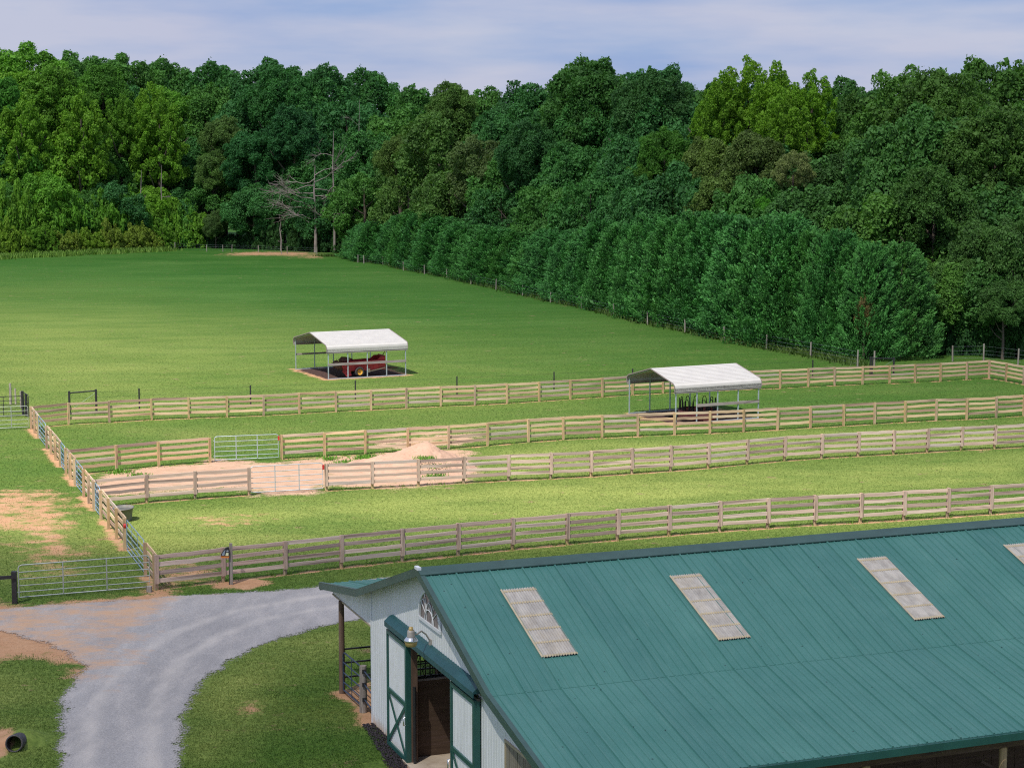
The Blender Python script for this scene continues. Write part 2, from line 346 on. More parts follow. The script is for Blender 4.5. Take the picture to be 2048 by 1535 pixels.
def grid(xs, ys, z=0.0):
    X, Y = np.meshgrid(xs, ys); V = np.stack([X.ravel(), Y.ravel(), np.full(X.size, z)], 1)
    nx, ny = len(xs), len(ys); i = np.arange(nx * ny).reshape(ny, nx)
    Fc = np.stack([i[:-1, :-1].ravel(), i[:-1, 1:].ravel(), i[1:, 1:].ravel(), i[1:, :-1].ravel()], 1)
    return V, Fc

# ------------------------------------------------------------------ fences (post feet read off as ground points)
RAILZ = (1.29, .985, .68, .375)
rail_me = []
rr = random.Random(5)
for k in range(6):
    V = []; n = 6
    for i in range(n + 1):
        t = i / n; bow = math.sin(t * math.pi) * rr.uniform(-.016, .012); tw = rr.uniform(-.004, .004)
        V += [(t, -.02, -.077 + bow), (t, .02, -.077 + bow), (t, .02, .077 + bow + tw), (t, -.02, .077 + bow + tw)]
    Fs = []
    for i in range(n):
        a = i * 4; Fs += [(a, a + 4, a + 5, a + 1), (a + 1, a + 5, a + 6, a + 2), (a + 2, a + 6, a + 7, a + 3), (a + 3, a + 7, a + 4, a)]
    Fs += [(0, 1, 2, 3), (n * 4 + 3, n * 4 + 2, n * 4 + 1, n * 4)]
    rail_me.append((MB().add(V, Fs).mesh('rail', M['rail']), MB().add(V, Fs).mesh('rail', M['rail2'])))
post_me = MB().box((-.06, -.06, -.05), (.06, .06, 1.37)).mesh('post', M['post'])
face_me = MB().box((-.08, -.02, .26), (.08, .02, 1.385)).mesh('face_board', M['face'])
FR = random.Random(11)
def board_fence(label, runs, near_rails, strip=.22, gaps=()):
    """runs: list of point lists (ground, world). near_rails: boards on the camera side with a face board over each post"""
    root = empty('board_fence', runs[0][0], 0, label, 'fence', 'four board wooden fences round the paddocks')
    o = Vector(runs[0][0])
    for pts in runs:
        for i, p in enumerate(pts):
            d = (pts[min(i + 1, len(pts) - 1)] - pts[max(0, i - 1)]).normalized(); ang = math.atan2(d.y, d.x); nrm = Vector((-d.y, d.x, 0))
            if nrm.y > 0: nrm = -nrm                       # towards the camera
            sgn = 1 if near_rails else -1
            lean = FR.uniform(-.012, .012)
            link('post', post_me, None, root, p - o, (lean, FR.uniform(-.012, .012), ang), (1, 1, FR.uniform(.985, 1.015)))
            if near_rails: link('face_board', face_me, None, root, p - o + nrm * .125, (0, lean, ang))
            if i < len(pts) - 1:
                q = pts[i + 1]
                for z in RAILZ:
                    a = p - o + nrm * .085 * sgn + Vector((0, 0, z + FR.uniform(-.02, .02))); b = q - o + nrm * .085 * sgn + Vector((0, 0, z + FR.uniform(-.02, .02)))
                    L_ = (b - a).length; dd = (b - a).normalized()
                    link('rail', FR.choice(rail_me)[1 if near_rails else 0], None, root, a + dd * .003, (0, -math.asin(dd.z), math.atan2(dd.y, dd.x)), (L_ - .006, 1, FR.uniform(.92, 1.08)))
        FENCE_LINES.append((np.array([[p.x, p.y] for p in pts]), strip, .85))
    return root
def GP(l): return [G(x, y) for x, y in l]
F1 = GP([(63, 857), (137.7, 848.7), (218.7, 845), (303.5, 839.5), (377.6, 836.7), (453.9, 834), (527.3, 831.2), (598.7, 827.4), (672, 823.5), (742, 820), (812.6, 816.3), (881.6, 813), (949.9, 810.3), (1014.2, 807), (1078.5, 803), (1140.7, 798.6), (1204.6, 794.2), (1265, 790), (1325.6, 786.5), (1387, 784), (1445, 781.6), (1503, 779),
         (1560.4, 776.5), (1616.3, 773.8), (1668.9, 771.2), (1724.8, 769.2), (1778.8, 766.9), (1829.6, 764.8), (1880.7, 762.3), (1933, 759), (1978, 756.4)])
F1b = GP([(1978, 756.4), (2011.5, 762.3), (2047, 769), (2088, 777)])
board_fence('pale board fence along the field edge, behind both metal carports, farthest of the four', [F1, F1b], False)
F2a = GP([(140, 951), (233.4, 941), (317.8, 932.5), (420, 924.5)])
F2b = GP([(563.6, 918.5), (648.9, 913), (730.5, 908.5), (816, 903), (897.5, 898), (975.5, 891.8), (1057, 884.8), (1126.6, 879.5), (1203.9, 876), (1275.8, 872.8), (1349, 870), (1419.8, 867), (1487.4, 863.8), (1555, 859.8), (1620.7, 855.8),
          (1687, 852), (1748.9, 848.5), (1809.9, 844.6), (1872, 841.2), (1933, 838.8), (1992, 835.6), (2047, 832), (2100, 829)])
board_fence('tan board fence just in front of the hay feeder carport, behind the dirt pile', [F2a, F2b], False)
F3a = GP([(188, 1016), (293.2, 1004.9), (390.3, 997.5), (498, 990.2)])
F3b = GP([(652.5, 981.2), (744.6, 976.6), (836.8, 971.5), (927, 966), (1016.7, 961), (1101.6, 957.3), (1181.8, 953), (1263.5, 947.2), (1341, 942), (1415.8, 936), (1493.6, 928.5), (1568.4, 921.5), (1642.6, 916.5), (1715.6, 912.3), (1786, 908.5), (1853.7, 904.5), (1922, 900.5), (1988.5, 897.5), (2054, 893.5), (2118, 890)])
board_fence('pinkish board fence with face boards crossing directly in front of the dirt pile', [F3a, F3b], True, .26)
F4 = GP([(312.4, 1179), (446.4, 1163), (570.2, 1149), (682.2, 1135.5), (804, 1122.3), (916, 1110.3), (1024.6, 1099), (1134, 1088.5), (1234.5, 1079.5), (1337.4, 1070.8), (1438.5, 1062.6), (1535, 1056), (1629, 1050), (1720, 1045.1), (1807, 1039.8), (1894.6, 1034.2), (1980, 1028.2), (2063, 1022.5), (2145, 1017)])
board_fence('nearest board fence, with face boards, running beside the gravel drive behind the barn roof', [F4], True, .28)
# the side fence with its five gates
A0, B0 = G(62, 857), G(311, 1178.5)
def along(xpx, z=1.33):
    lo, hi = -.02, 1.02
    for _ in range(40):
        m = (lo + hi) / 2; p = A0.lerp(B0, m)
        if pxof((p.x, p.y, z))[0] < xpx: lo = m
        else: hi = m
    return A0.lerp(B0, (lo + hi) / 2)
secs = [(60.8, 75), (92, 119), (130.5, 148.5), (166, 187), (200.5, 248), (289.5, 308)]
runs = []
for a, b in secs:
    p, q = along(a), along(b); n = max(1, round((q - p).length / 2.44)); runs.append([p.lerp(q, i / n) for i in range(n + 1)])
side = board_fence('weathered side fence broken by five steel gates, running away up the left of the paddocks', runs, False, .42)
def pipe_gate(label, p, q, mat, h=1.28, z0=.14, rails=6, braces=2, r=.021, group=None, latch=False, flip=False):
    """steel pipe gate from p to q, rounded frame"""
    root = empty('pipe_gate', p, math.atan2((q - p).y, (q - p).x), label, 'gate', group)
    Lg = (q - p).length; z1 = z0 + h; m = MB(); c = .12
    m.tube([(0, 0, z0), (0, 0, z1 - c), (c * .3, 0, z1 - c * .3), (c, 0, z1), (Lg - c, 0, z1), (Lg - c * .3, 0, z1 - c * .3), (Lg, 0, z1 - c), (Lg, 0, z0), (0, 0, z0)], r, 8)
    m.build('frame', mat, root)
    for k in range(1, rails - 1):
        t = k / (rails - 1); z = z0 + h * (t ** 1.12)
        MB().tube([(0, 0, z), (Lg, 0, z)], r * .85, 6).build('rail', mat, root)
    for k in range(braces):
        x = Lg * (k + 1) / (braces + 1); MB().box((x - .022, -.028, z0), (x + .022, -.016, z1)).build('brace', mat, root)
    hx = Lg if flip else 0.0; s = -1 if flip else 1
    hg = MB()
    for z in (z0 + .2, z1 - .22): hg.tube([(hx + s * .01, .0, z), (hx - s * .09, 0, z)], .014, 6)
    hg.build('hinge', M['galv'], root)
    if latch: MB().box((Lg - .02, -.05, z1 - .33), (Lg + .07, .05, z1 - .1)).build('latch', M['redpl'], root)
    return root
gl = ['blue grey side fence gate nearest the drive, red strap on its far post', 'small steel gate in the side fence beside the bare sandy pen', 'steel gate in the side fence between the two middle paddock fences', 'narrow steel gate in the side fence facing the second paddock strip', 'farthest steel gate in the side fence, beside the black gates']
for (a, b), lb in zip([(253, 288), (190, 199.5), (151.5, 165), (121.5, 129.7), (77, 91)], gl):
    pipe_gate(lb, along(a), along(b), M['galvblue'], group='steel gates set in the side fence', latch=False)
gp = along(251); MB().lathe([(.05, 0), (.10, .03), (.10, .17), (.05, .2)], (gp.x, gp.y - .02, 1.02), 10).build('strap', M['redpl'])
tag(bpy.data.objects['strap'], 'small red strap coil hung at the top of the side fence gate post', 'strap')
pipe_gate('galvanised pipe gate between the middle paddocks, behind the sandy pen, red latch', G(430, 924.5), G(557, 919), M['galv'], group='pipe gates in the paddock fences', latch=True)
pipe_gate('galvanised pipe gate in front of the pink sand, red latch at its right end', G(502, 990), G(646, 981.5), M['galv'], group='pipe gates in the paddock fences', latch=True)
pipe_gate('long grey six rail gate across the grass beside the gravel drive', G(38.5, 1199), G(300, 1177.5), M['gategrey'], 1.22, .10, 6, 2, .024)
pipe_gate('grey green tube gate at the far left, beside the side fence corner', G(-45, 862), G(57, 857), M['gategrey'], 1.30, .12, 6, 2)
pipe_gate('black tube gate standing open behind the grey gate at the far left', G(-70, 838), G(46, 833), M['black'], 1.22, .12, 6, 2, .026)
pipe_gate('short black gate swung back between two black posts at the far left', G(44, 826), G(58, 836), M['black'], 1.35, .12, 4, 1, .024)
def lone_post(name, label, P, h, r, mat, group=None, square=False, cat='post'):
    m = MB()
    if square: m.box((-r, -r, -.05), (r, r, h))
    else: m.tube([(0, 0, -.05), (0, 0, h * .5), (0, 0, h)], [r * 1.05, r, r * .95], 12)
    return tag(m.build(name, mat, None, P), label, cat, group)
lone_post('gate_post', 'stout black post holding the open black gate at the far left', G(46.5, 829), 1.55, .08, M['black'], None)
lone_post('gate_post', 'second black post just right of the stout one at the far left', G(53.5, 832), 1.45, .09, M['black'], None)
for (x, yb, h), lb in zip([(21.4, 808, 1.42), (31.5, 809, 1.1), (42, 815, 1.1)], ['tallest weathered grey post behind the black gates', 'short grey post between two others behind the black gates', 'grey wooden post half hidden by the black gate post']):
    lone_post('wooden_post', lb, G(x, yb), h, .085 if h > 1.2 else .06, M['greypost'], 'grey posts behind the black gates')
lone_post('wooden_stub', 'short stub of wood at the foot of the long grey gate', G(298.5, 1183), .22, .09, M['greypost'], None, True)
# black rail at the lower left
r0 = empty('black_fence', G(30, 1206.5), 0, 'black post with one rail leaving the frame at lower left', 'fence')
MB().box((-.085, -.085, -.05), (.085, .085, 1.22)).build('post', M['black'], r0)
e_ = G(-60, 1213) - G(30, 1206.5)
MB().bar((0.12, -.10, 1.04), (e_.x, e_.y - .1, 1.04), .04, .13).build('rail', M['black'], r0)
# hot wire line with thin black posts, and two H braces
wire = empty('wire_fence', G(279, 819), 0, 'strand wire fence on thin black posts between the big field and the board fence', 'fence')
o = G(279, 819); WP = [(279, 819), (501.4, 812), (711, 802), (914, 793), (1108, 783), (1265, 776), (1440, 766), (1625, 757), (1740, 750)]
for x, y in WP: MB().box((-.045, -.045, -.05), (.045, .045, 1.42)).build('post', M['black'], wire, G(x, y) - o)
wp = [G(139.5, 826)] + [G(x, y) for x, y in WP]
for z in (1.3, .95): MB().tube([p - o + Vector((0, 0, z)) for p in wp], .004, 4).build('wire', M['black'], wire)
def hbrace(lb, p, q, h1, h2):
    r = empty('brace_frame', p, 0, lb, 'brace frame'); d = q - p
    MB().box((-.06, -.06, -.05), (.06, .06, h1)).build('post', M['black'], r); MB().box((d.x - .06, d.y - .06, -.05), (d.x + .06, d.y + .06, h2)).build('post', M['black'], r)
    MB().tube([(.06, 0, h1 - .12), (d.x - .06, d.y, h2 - .1)], .045, 8).build('crossbar', M['black'], r)
    MB().tube([(.06, 0, .2), (d.x - .06, d.y, h2 - .25)], .005, 4).build('wire', M['galv'], r)
hbrace('black two post brace frame behind the board fence, upper left', G(139.5, 826), G(193, 823.5), 1.45, 1.5)
hbrace('black two post brace frame by the end of the conifer hedge', G(1743.7, 750), G(1787, 748), 1.42, 1.30)
lone_post('wooden_post', 'pale grey post beside the right brace frame near the hedge end', G(1748.5, 734), 1.3, .07, M['greypost'])
# stock fence on grey posts round the far side of the field and along the hedge
FAR = [(-60, 515), (60, 509), (182, 504.5), (262, 501), (350, 499), (413.5, 503), (446, 503.5), (464, 503.5), (517, 504.5), (563, 508), (574.5, 507.5), (634, 510)]
HED = [(695, 516), (716, 525), (728, 527), (766, 529.5), (807, 541), (849, 548), (894, 556), (942, 568), (992, 579), (1045, 591), (1101, 605), (1163, 617), (1227, 633), (1295, 649), (1370, 665), (1448, 682), (1533, 699), (1621, 714), (1715, 733)]
def wirefence(lb, pts, h=1.35, net=True):
    r = empty('stock_fence', G(*pts[0]), 0, lb, 'fence'); o = G(*pts[0]); rnd = random.Random(len(pts))
    ps = [G(x, y) - o for x, y in pts]
    for p in ps: link('post', gp_me, None, r, p, (rnd.uniform(-.03, .03), rnd.uniform(-.03, .03), rnd.uniform(0, 3)), (1, 1, rnd.uniform(.92, 1.05)))
    for z in (.25, .55, .85, 1.2): MB().tube([p + Vector((0, 0, z)) for p in ps], .004, 3).build('wire', M['galv'], r)
gp_me = MB().tube([(0, 0, -.1), (0, 0, .7), (0, 0, 1.37)], [.075, .07, .065], 8).mesh('post', M['greypost'])
wirefence('wire fence on grey posts along the far woodland edge of the field', FAR)
wirefence('wire fence on grey posts along the foot of the conifer hedge', HED)
wirefence('wire fence on grey posts under the dark trees at far right', [(1905, 722), (1967, 721), (2036, 729), (2100, 740)], 1.5)
# ------------------------------------------------------------------ barn; local frame: x along the ridge, y away from the camera, z up
BO = Vector((-4.0586, 51.2969, 0)); BA = math.atan2(.35456, .935033)
Be = Vector((.935033, .35456, 0)); Bs = Vector((.35456, -.935033, 0))
barn = empty('barn', BO, BA, 'long barn with green ribbed metal roof and white gable end, doors part open', 'barn')
def B(s, e, z): return Vector((e, -s, z))
def onplane(px, py, P0, n):
    d = Vector(ray(px, py)); O = Vector((0, 0, CH)); return O + d * ((P0 - O).dot(n) / d.dot(n))
def loc(P): return (P - BO).dot(Bs), (P - BO).dot(Be), P.z          # s, e, z
def gab(px, py, e=0.0):
    s, _, z = loc(onplane(px, py, BO + Be * e, Be)); return s, z
OV = -.4; LEN = 30.0
RIDGE, LF, LE, RF, RE = (5.6, 5.79), (-.19, 3.93), (-4.35, 3.22), (10.83, 3.93), (15.15, 3.04)
def roofz(s):
    pts = [LE, LF, RIDGE, RF, RE]
    for (a, za), (b, zb) in zip(pts, pts[1:]):
        if s <= b: return za + (zb - za) * (s - a) / (b - a)
    return pts[-1][1]
def ribsheet(name, hi, lo, e0, e1, pitch=.2286, lift=0.0):
    """ribbed sheet between two eave lines; hi, lo = (s, z)"""
    prof = []; k = 0; x = e0
    while x < e1 - .01:
        h = .038 if k % 4 == 0 else .021; w_ = .034 if k % 4 == 0 else .026
        prof += [(x, 0), (x + .012, h), (x + .012 + w_, h), (x + .024 + w_, 0), (x + .11, .0), (x + .118, .005), (x + .142, .005), (x + .15, 0)]
        k += 1; x = e0 + k * pitch
    prof.append((e1, 0))
    d = Vector((lo[0] - hi[0], lo[1] - hi[1])).normalized(); nz = (abs(d.x)); ns = -d.y * (1 if d.x > 0 else -1)
    n = len(prof); V = []
    for (s, z) in (hi, lo):
        for x, h in prof: V.append(B(s + ns * (h + lift) * 1.0, x, z + nz * (h + lift)))
    for (s, z) in (hi, lo):
        for x in (e0, e1): V.append(B(s, x, z - .02))
    fs = [(i, i + 1, n + i + 1, n + i) for i in range(n - 1)] + [(2 * n, 2 * n + 2, 2 * n + 3, 2 * n + 1)]
    if d.x < 0: fs = [f[::-1] for f in fs]
    # end lips
    fs += [tuple([n + i for i in range(n)] + [2 * n + 3, 2 * n + 2])]
    return MB().add(V, fs).build(name, M['roof'], barn)
ribsheet('roof', (5.6, 5.79), (10.90, 3.905), OV, LEN, lift=.012)
ribsheet('roof', (10.80, 3.93), RE, OV, LEN)
ribsheet('roof', (5.6, 5.79), (-.26, 3.905), OV, LEN, lift=.012)
ribsheet('roof', (-.16, 3.93), LE, OV, LEN)
# ridge cap
cap = MB()
for a in (1, -1):
    s0, s1 = 5.6, 5.6 + a * .36; z0, z1 = 5.86, 5.86 - .36 * .351
    P = [B(s0, OV - .03, z0), B(s0, LEN, z0), B(s1, LEN, z1), B(s1, OV - .03, z1), B(s1, LEN, z1 - .02), B(s1, OV - .03, z1 - .02)]
    cap.add(P, [(0, 1, 2, 3), (3, 2, 4, 5)])
cap.build('ridge_cap', M['rake'], barn)
MB().box((OV - .04, -5.75, 5.80), (OV + .06, -5.47, 5.875)).build('ridge_end_cap', M['white'], barn)
# rake boards: each a deep angled trim
def rake(a, b, mat='rake'):
    m = MB(); (s0, z0), (s1, z1) = a, b
    for e_a, e_b, zt, zb in ((OV - .035, OV + .0, .035, -.17), (OV - .035, OV + .09, .045, .030)):
        P = [B(s0, e_a, z0 + zt), B(s1, e_a, z1 + zt), B(s1, e_a, z1 + zb), B(s0, e_a, z0 + zb), B(s0, e_b, z0 + zt), B(s1, e_b, z1 + zt), B(s1, e_b, z1 + zb), B(s0, e_b, z0 + zb)]
        m.add(P, [(0, 1, 2, 3), (7, 6, 5, 4), (0, 4, 5, 1), (2, 6, 7, 3), (0, 3, 7, 4), (1, 5, 6, 2)])
    m.build('rake_trim', M[mat], barn)
rake((5.6, 5.80), (10.83, 3.94)); rake((10.83, 3.94), (15.2, 3.05)); rake((5.6, 5.80), (-.19, 3.94)); rake((-.19, 3.94), (-4.38, 3.23))
MB().box((OV, -15.22, 2.84), (LEN, -15.16, 3.02)).build('eave_fascia', M['trim'], barn)
MB().box((OV, 4.36, 3.02), (LEN, 4.40, 3.20)).build('eave_fascia', M['trim'], barn)
# soffit under the gable overhang
m = MB()
for (a, za), (b, zb) in zip([LE, LF, RIDGE, RF], [LF, RIDGE, RF, RE]):
    m.add([B(a, OV, za - .05), B(b, OV, zb - .05), B(b, .1, zb - .05), B(a, .1, za - .05)], [(0, 1, 2, 3)])
m.build('soffit', M['rake'], barn)
# skylights found on the roof slope
Pn = BO + Bs * 5.6 + Vector((0, 0, 5.79)); sl_dir = (Bs * (10.83 - 5.6) + Vector((0, 0, 3.93 - 5.79))).normalized(); rn = Be.cross(sl_dir).normalized()
sky_q = [((1000, 1181), (1070, 1177), (1155, 1309), (1085, 1318)), ((1338, 1154), (1397, 1149), (1502, 1275), (1440, 1284)), ((1715, 1119), (1774, 1115), (1885, 1236), (1828, 1243))]
def skylight(e0, s0, s1, wd=.94):
    zt = lambda s: 5.79 + (s - 5.6) * (3.93 - 5.79) / (10.83 - 5.6)
    nz, ns = .942, .335; n = 13; m = MB(); V = []
    def pt(s, e, h): return B(s + ns * h, e, zt(s) + nz * h)
    for s in (s0, s1):
        for i in range(n * 4 + 1):
            x = e0 + wd * i / (n * 4); V.append(pt(s, x, .052 + .016 * math.sin(i / 4 * 2 * math.pi)))
    k = n * 4 + 1
    m.add(V, [(i, i + 1, k + i + 1, k + i) for i in range(k - 1)])
    m.add([pt(s0, e0, .01), pt(s1, e0, .01), pt(s1, e0, .055), pt(s0, e0, .055), pt(s0, e0 + wd, .01), pt(s1, e0 + wd, .01), pt(s1, e0 + wd, .055), pt(s0, e0 + wd, .055)], [(0, 1, 2, 3), (7, 6, 5, 4)])
    sk = m.build('skylight', M['skylight'], barn)
    for f in (.035, .215, .415, .61, .80, .985):
        s = s0 + (s1 - s0) * f; q = MB()
        V = [pt(s + ds, e0 + wd * i / (n * 4), .058 + .016 * math.sin(i / 4 * 2 * math.pi)) for ds in (-.035, .035) for i in range(k)]
        q.add(V, [(i, i + 1, k + i + 1, k + i) for i in range(k - 1)]); q.build('purlin_strip', M['cream'], sk)
    q = MB(); q.add([pt(s0, e0 - .02, .06), pt(s0, e0 + .025, .07), pt(s1, e0 + .025, .07), pt(s1, e0 - .02, .06)], [(0, 1, 2, 3)]); q.build('edge_strip', M['cream'], sk)
ss = []
for q in sky_q:
    c_ = [loc(onplane(x, y, Pn, rn)) for x, y in q]
    ss.append(((c_[0][1] + c_[3][1]) / 2, (c_[0][0] + c_[1][0]) / 2, (c_[2][0] + c_[3][0]) / 2, (c_[1][1] + c_[2][1] - c_[0][1] - c_[3][1]) / 2))
    skylight(*ss[-1])
l3 = loc(onplane(2006, 1092, Pn, rn)); skylight(l3[1], l3[0], ss[0][2], ss[0][3])
# gable wall of ribbed siding
def wallstrips(s0, s1, zbot, ztop, e=0.0, step=.18):
    m = MB(); xs = []; x = s0
    while x < s1: xs += [(x, 0), (x + .035, 0), (x + .05, .012), (x + .085, .012), (x + .10, 0), ]; x += step
    xs = [(min(a, s1), h) for a, h in xs] + [(s1, 0)]
    V = []
    for a, h in xs: V += [B(a, e - h, zbot(a)), B(a, e - h, ztop(a))]
    m.add(V, [(2 * i, 2 * i + 1, 2 * i + 3, 2 * i + 2) for i in range(len(xs) - 1)]); return m
s_open0, s_open1 = gab(822, 1400)[0], 7.0
top = lambda s: roofz(s) - .055
w1 = wallstrips(-4.30, 0, lambda s: 2.9, top); w2 = wallstrips(0, s_open0 - .02, lambda s: .02, top)
for v, f in ((w2.v, w2.f),): w1.add(v, f)
w3 = wallstrips(s_open0 - .02, s_open1, lambda s: 3.36, top); w1.add(w3.v, w3.f)
w3 = wallstrips(s_open1, 11.05, lambda s: .02, top); w1.add(w3.v, w3.f)
w3 = wallstrips(11.05, 15.05, lambda s: 2.88, top); w1.add(w3.v, w3.f)
w1.build('gable_wall', M['siding'], barn)
MB().box((-.03, .0, 2.86), (.04, 4.30, 2.905)).build('wall_trim', M['tan'], barn)
MB().box((-.035, -.035, .02), (.0, .035, 3.88)).build('corner_trim', M['white'], barn)
MB().box((-.035, -14.9, 2.84), (.03, -11.02, 2.90)).build('wall_trim', M['tan'], barn)
MB().box((-.03, -11.09, 0), (.02, -11.02, 2.86)).build('wall_trim', M['tan'], barn)
# grey plank wall closing the right lean-to end
m = MB()
x = 11.09; rnd = random.Random(3)
while x < 14.7: wd = rnd.uniform(.19, .33); m.box((-.02 + rnd.uniform(0, .02), -(x + wd - .02), .02), (.04, -x, 2.84)); x += wd
m.build('plank_wall', wood('olive_plank_wood', [(.25, .23, .18), (.31, .28, .22)], (12, 12, 1.0), .5), barn)
# long walls and far gable
MB().box((.02, -.02, 2.7), (LEN, .04, 3.86)).build('side_wall', M['siding'], barn)
MB().box((4.2, -.02, 1.25), (LEN, .04, 2.69)).build('side_wall', M['siding'], barn)
MB().box((.02, -.02, 0), (.55, .04, 2.69)).build('side_wall', M['siding'], barn)
MB().box((.56, -.03, 0), (LEN, .05, 1.22)).build('kick_boards', M['stallwood'], barn)
MB().box((.56, -.06, 1.225), (LEN, .07, 1.27)).build('sill_rail', M['plank'], barn)
m = MB()
for i in range(26): m.box((.62 + i * .14, -.01, 1.27), (.635 + i * .14, .005, 2.68))
m.box((.56, -.02, 1.62), (4.2, .01, 1.65)); m.box((.56, -.02, 2.1), (4.2, .01, 2.13))
for i in range(9):
    c = (.9 + i * .4, -.005, 1.86); m.tube([(c[0] + .15 * math.cos(t), c[1], c[2] + .2 * math.sin(t)) for t in [k * math.pi / 6 for k in range(13)]], .012, 5)
    m.tube([(c[0] + .08 * math.cos(t), c[1], c[2] + .1 * math.sin(t)) for t in [k * math.pi / 5 for k in range(11)]], .010, 5)
m.build('scroll_grille', M['black'], barn)
RW = -11.05
MB().box((.05, RW - .02, 1.16), (LEN, RW + .03, 3.75)).build('side_wall', M['siding'], barn)
m = MB(); x = .05; rnd = random.Random(8)
while x < LEN: m.box((x, RW - .06 - rnd.uniform(0, .012), 0), (x + .235, RW + .0, 1.14)); x += .24
m.build('kick_boards', M['stallwood'], barn)
MB().box((.05, RW - .10, 1.12), (LEN, RW - .065, 1.19)).build('sill_rail', M['darkpost'], barn)
for e_ in (4.5, 9.15, 13.4, 18.0):
    wn = MB().box((e_, RW - .05, 1.25), (e_ + 1.1, RW - .025, 2.0)).build('window', M['mat_dark'], barn)
    MB().box((e_ + .08, RW - .09, 1.33), (e_ + 1.02, RW - .055, 1.37)).build('sill', M['tan'], wn)
m = MB()
m.box((.1, -14.9, 2.58), (LEN, -14.84, 2.82)).build('header_beam', M['stallwood'], barn)
for k in range(9):
    e_ = 3.68 + 3.74 * (k - 0)
    if e_ < LEN: MB().tube([(e_, -14.75, 0), (e_, -14.75, 2.9)], [.105, .095], 12).build('post', M['post'], barn)
for e_ in (5.5, 9.2, 13.0, 16.8): MB().bar((e_, RW - .3, .9), (e_ + 1.3, RW - .3, .15), .03, .07).build('brace', M['darkpost'], barn)
MB().add([B(0, LEN, 0), B(11.05, LEN, 0), B(11.05, LEN, 3.8), (LEN, -5.6, 5.7), B(0, LEN, 3.8)], [(0, 1, 2, 3, 4)]).build('far_gable_wall', M['siding'], barn)
MB().box((.02, -11.0, -.02), (LEN, -.05, .03)).build('floor', paint('packed_dirt_floor', (.19, .13, .07), .95, 0, .2, 2, bumpy=.1), barn)
MB().box((-.22, -7.1, -.05), (LEN, -3.55, .07)).build('concrete_aisle', M['concrete'], barn)
MB().box((.16, -7.3, .03), (LEN, -7.22, 2.3)).build('stall_wall', M['stallwood'], barn)
MB().box((.16, -3.54, .03), (LEN, -3.47, 2.2)).build('stall_wall', M['stallwood'], barn)
MB().box((.16, -3.57, 2.205), (LEN, -3.44, 2.26)).build('stall_rail', M['plank'], barn)
m = MB()
for i in range(26): m.box((.2 + i * .14, -3.51, 2.26), (.215 + i * .14, -3.495, 3.2))
m.box((.16, -3.515, 2.72), (4.0, -3.49, 2.75))
for i in range(8):
    c = (.55 + i * .42, -3.505, 2.48); m.tube([(c[0] + .15 * math.cos(t), c[1], c[2] + .19 * math.sin(t)) for t in [k * math.pi / 6 for k in range(13)]], .012, 5)
    m.tube([(c[0] + .08 * math.cos(t), c[1], c[2] + .1 * math.sin(t)) for t in [k * math.pi / 5 for k in range(11)]], .010, 5)
m.build('stall_grille', M['black'], barn)
# door frame post with conduit
MB().box((-.06, -(s_open0 + .22), .03), (.12, -s_open0, 3.4)).build('door_post', M['darkpost'], barn)
MB().box((-.075, -(s_open0 + .06), .03), (-.055, -s_open0 + .03, 3.4)).build('door_trim', M['plank'], barn)
MB().tube([(.0, -(s_open0 + .32), .05), (.0, -(s_open0 + .32), 2.2)], .045, 8).build('door_pipe', M['black'], barn)
MB().box((-.12, -(s_open0 + .16), 2.74), (-.06, -(s_open0 + .03), 2.90)).build('switch_box', M['lampbody'], barn)
MB().tube([(-.09, -(s_open0 + .08), 2.9), (-.09, -(s_open0 + .08), 3.35)], .012, 6).build('conduit', M['galv'], barn)
# sliding doors
def door(sa, sb, z1, latch_left):
    d = empty('door', (0, 0, 0)); d.parent = barn
    e0, e1, z0 = -.20, -.04, .06; fr = MB(); t = .12; sd = Vector((0, 0, 0))
    def bx(a, b, za, zb, pr=.0): fr.box((e0 - pr, -b, za), (e1, -a, zb))
    bx(sa, sa + .07, z0, z1); bx(sb - .13, sb, z0, z1); bx(sa + .07, sb - .13, z1 - t, z1); bx(sa + .07, sb - .13, z0, z0 + t)
    zm = 1.66; bx(sa + .07, sb - .13, zm - .06, zm + .06)
    fr.build('door_frame', M['trim'], d)
    X = MB(); a, b = sa + .07, sb - .13
    X.bar((e0 + .01, -a, z0 + t), (e0 + .01, -b, zm - .06), .10, .02, (1, 0, 0)); X.bar((e0 + .018, -b, z0 + t), (e0 + .018, -a, zm - .06), .10, .02, (1, 0, 0))
    X.build('cross_brace', M['trim'], d)
    q = wallstrips(sa + .05, sb - .11, lambda s: z0 + .05, lambda s: z1 - .05, e0 + .055, .11); q.build('door_panel', M['siding'], d)
    hs = sa + .02 if latch_left else sb - .03
    MB().tube([(e0 - .03, -hs, 1.35), (e0 - .07, -hs, 1.35), (e0 - .07, -hs, 1.12), (e0 - .03, -hs, 1.12)], .02, 6).build('handle', M['alu'], d)
    d.name = 'sliding_door'; return d
sL0, sL1 = gab(773.6, 1400, -.2)[0], gab(812, 1400, -.2)[0] + .02
sR0, sR1 = gab(900, 1400, -.2)[0], gab(948, 1450, -.2)[0]
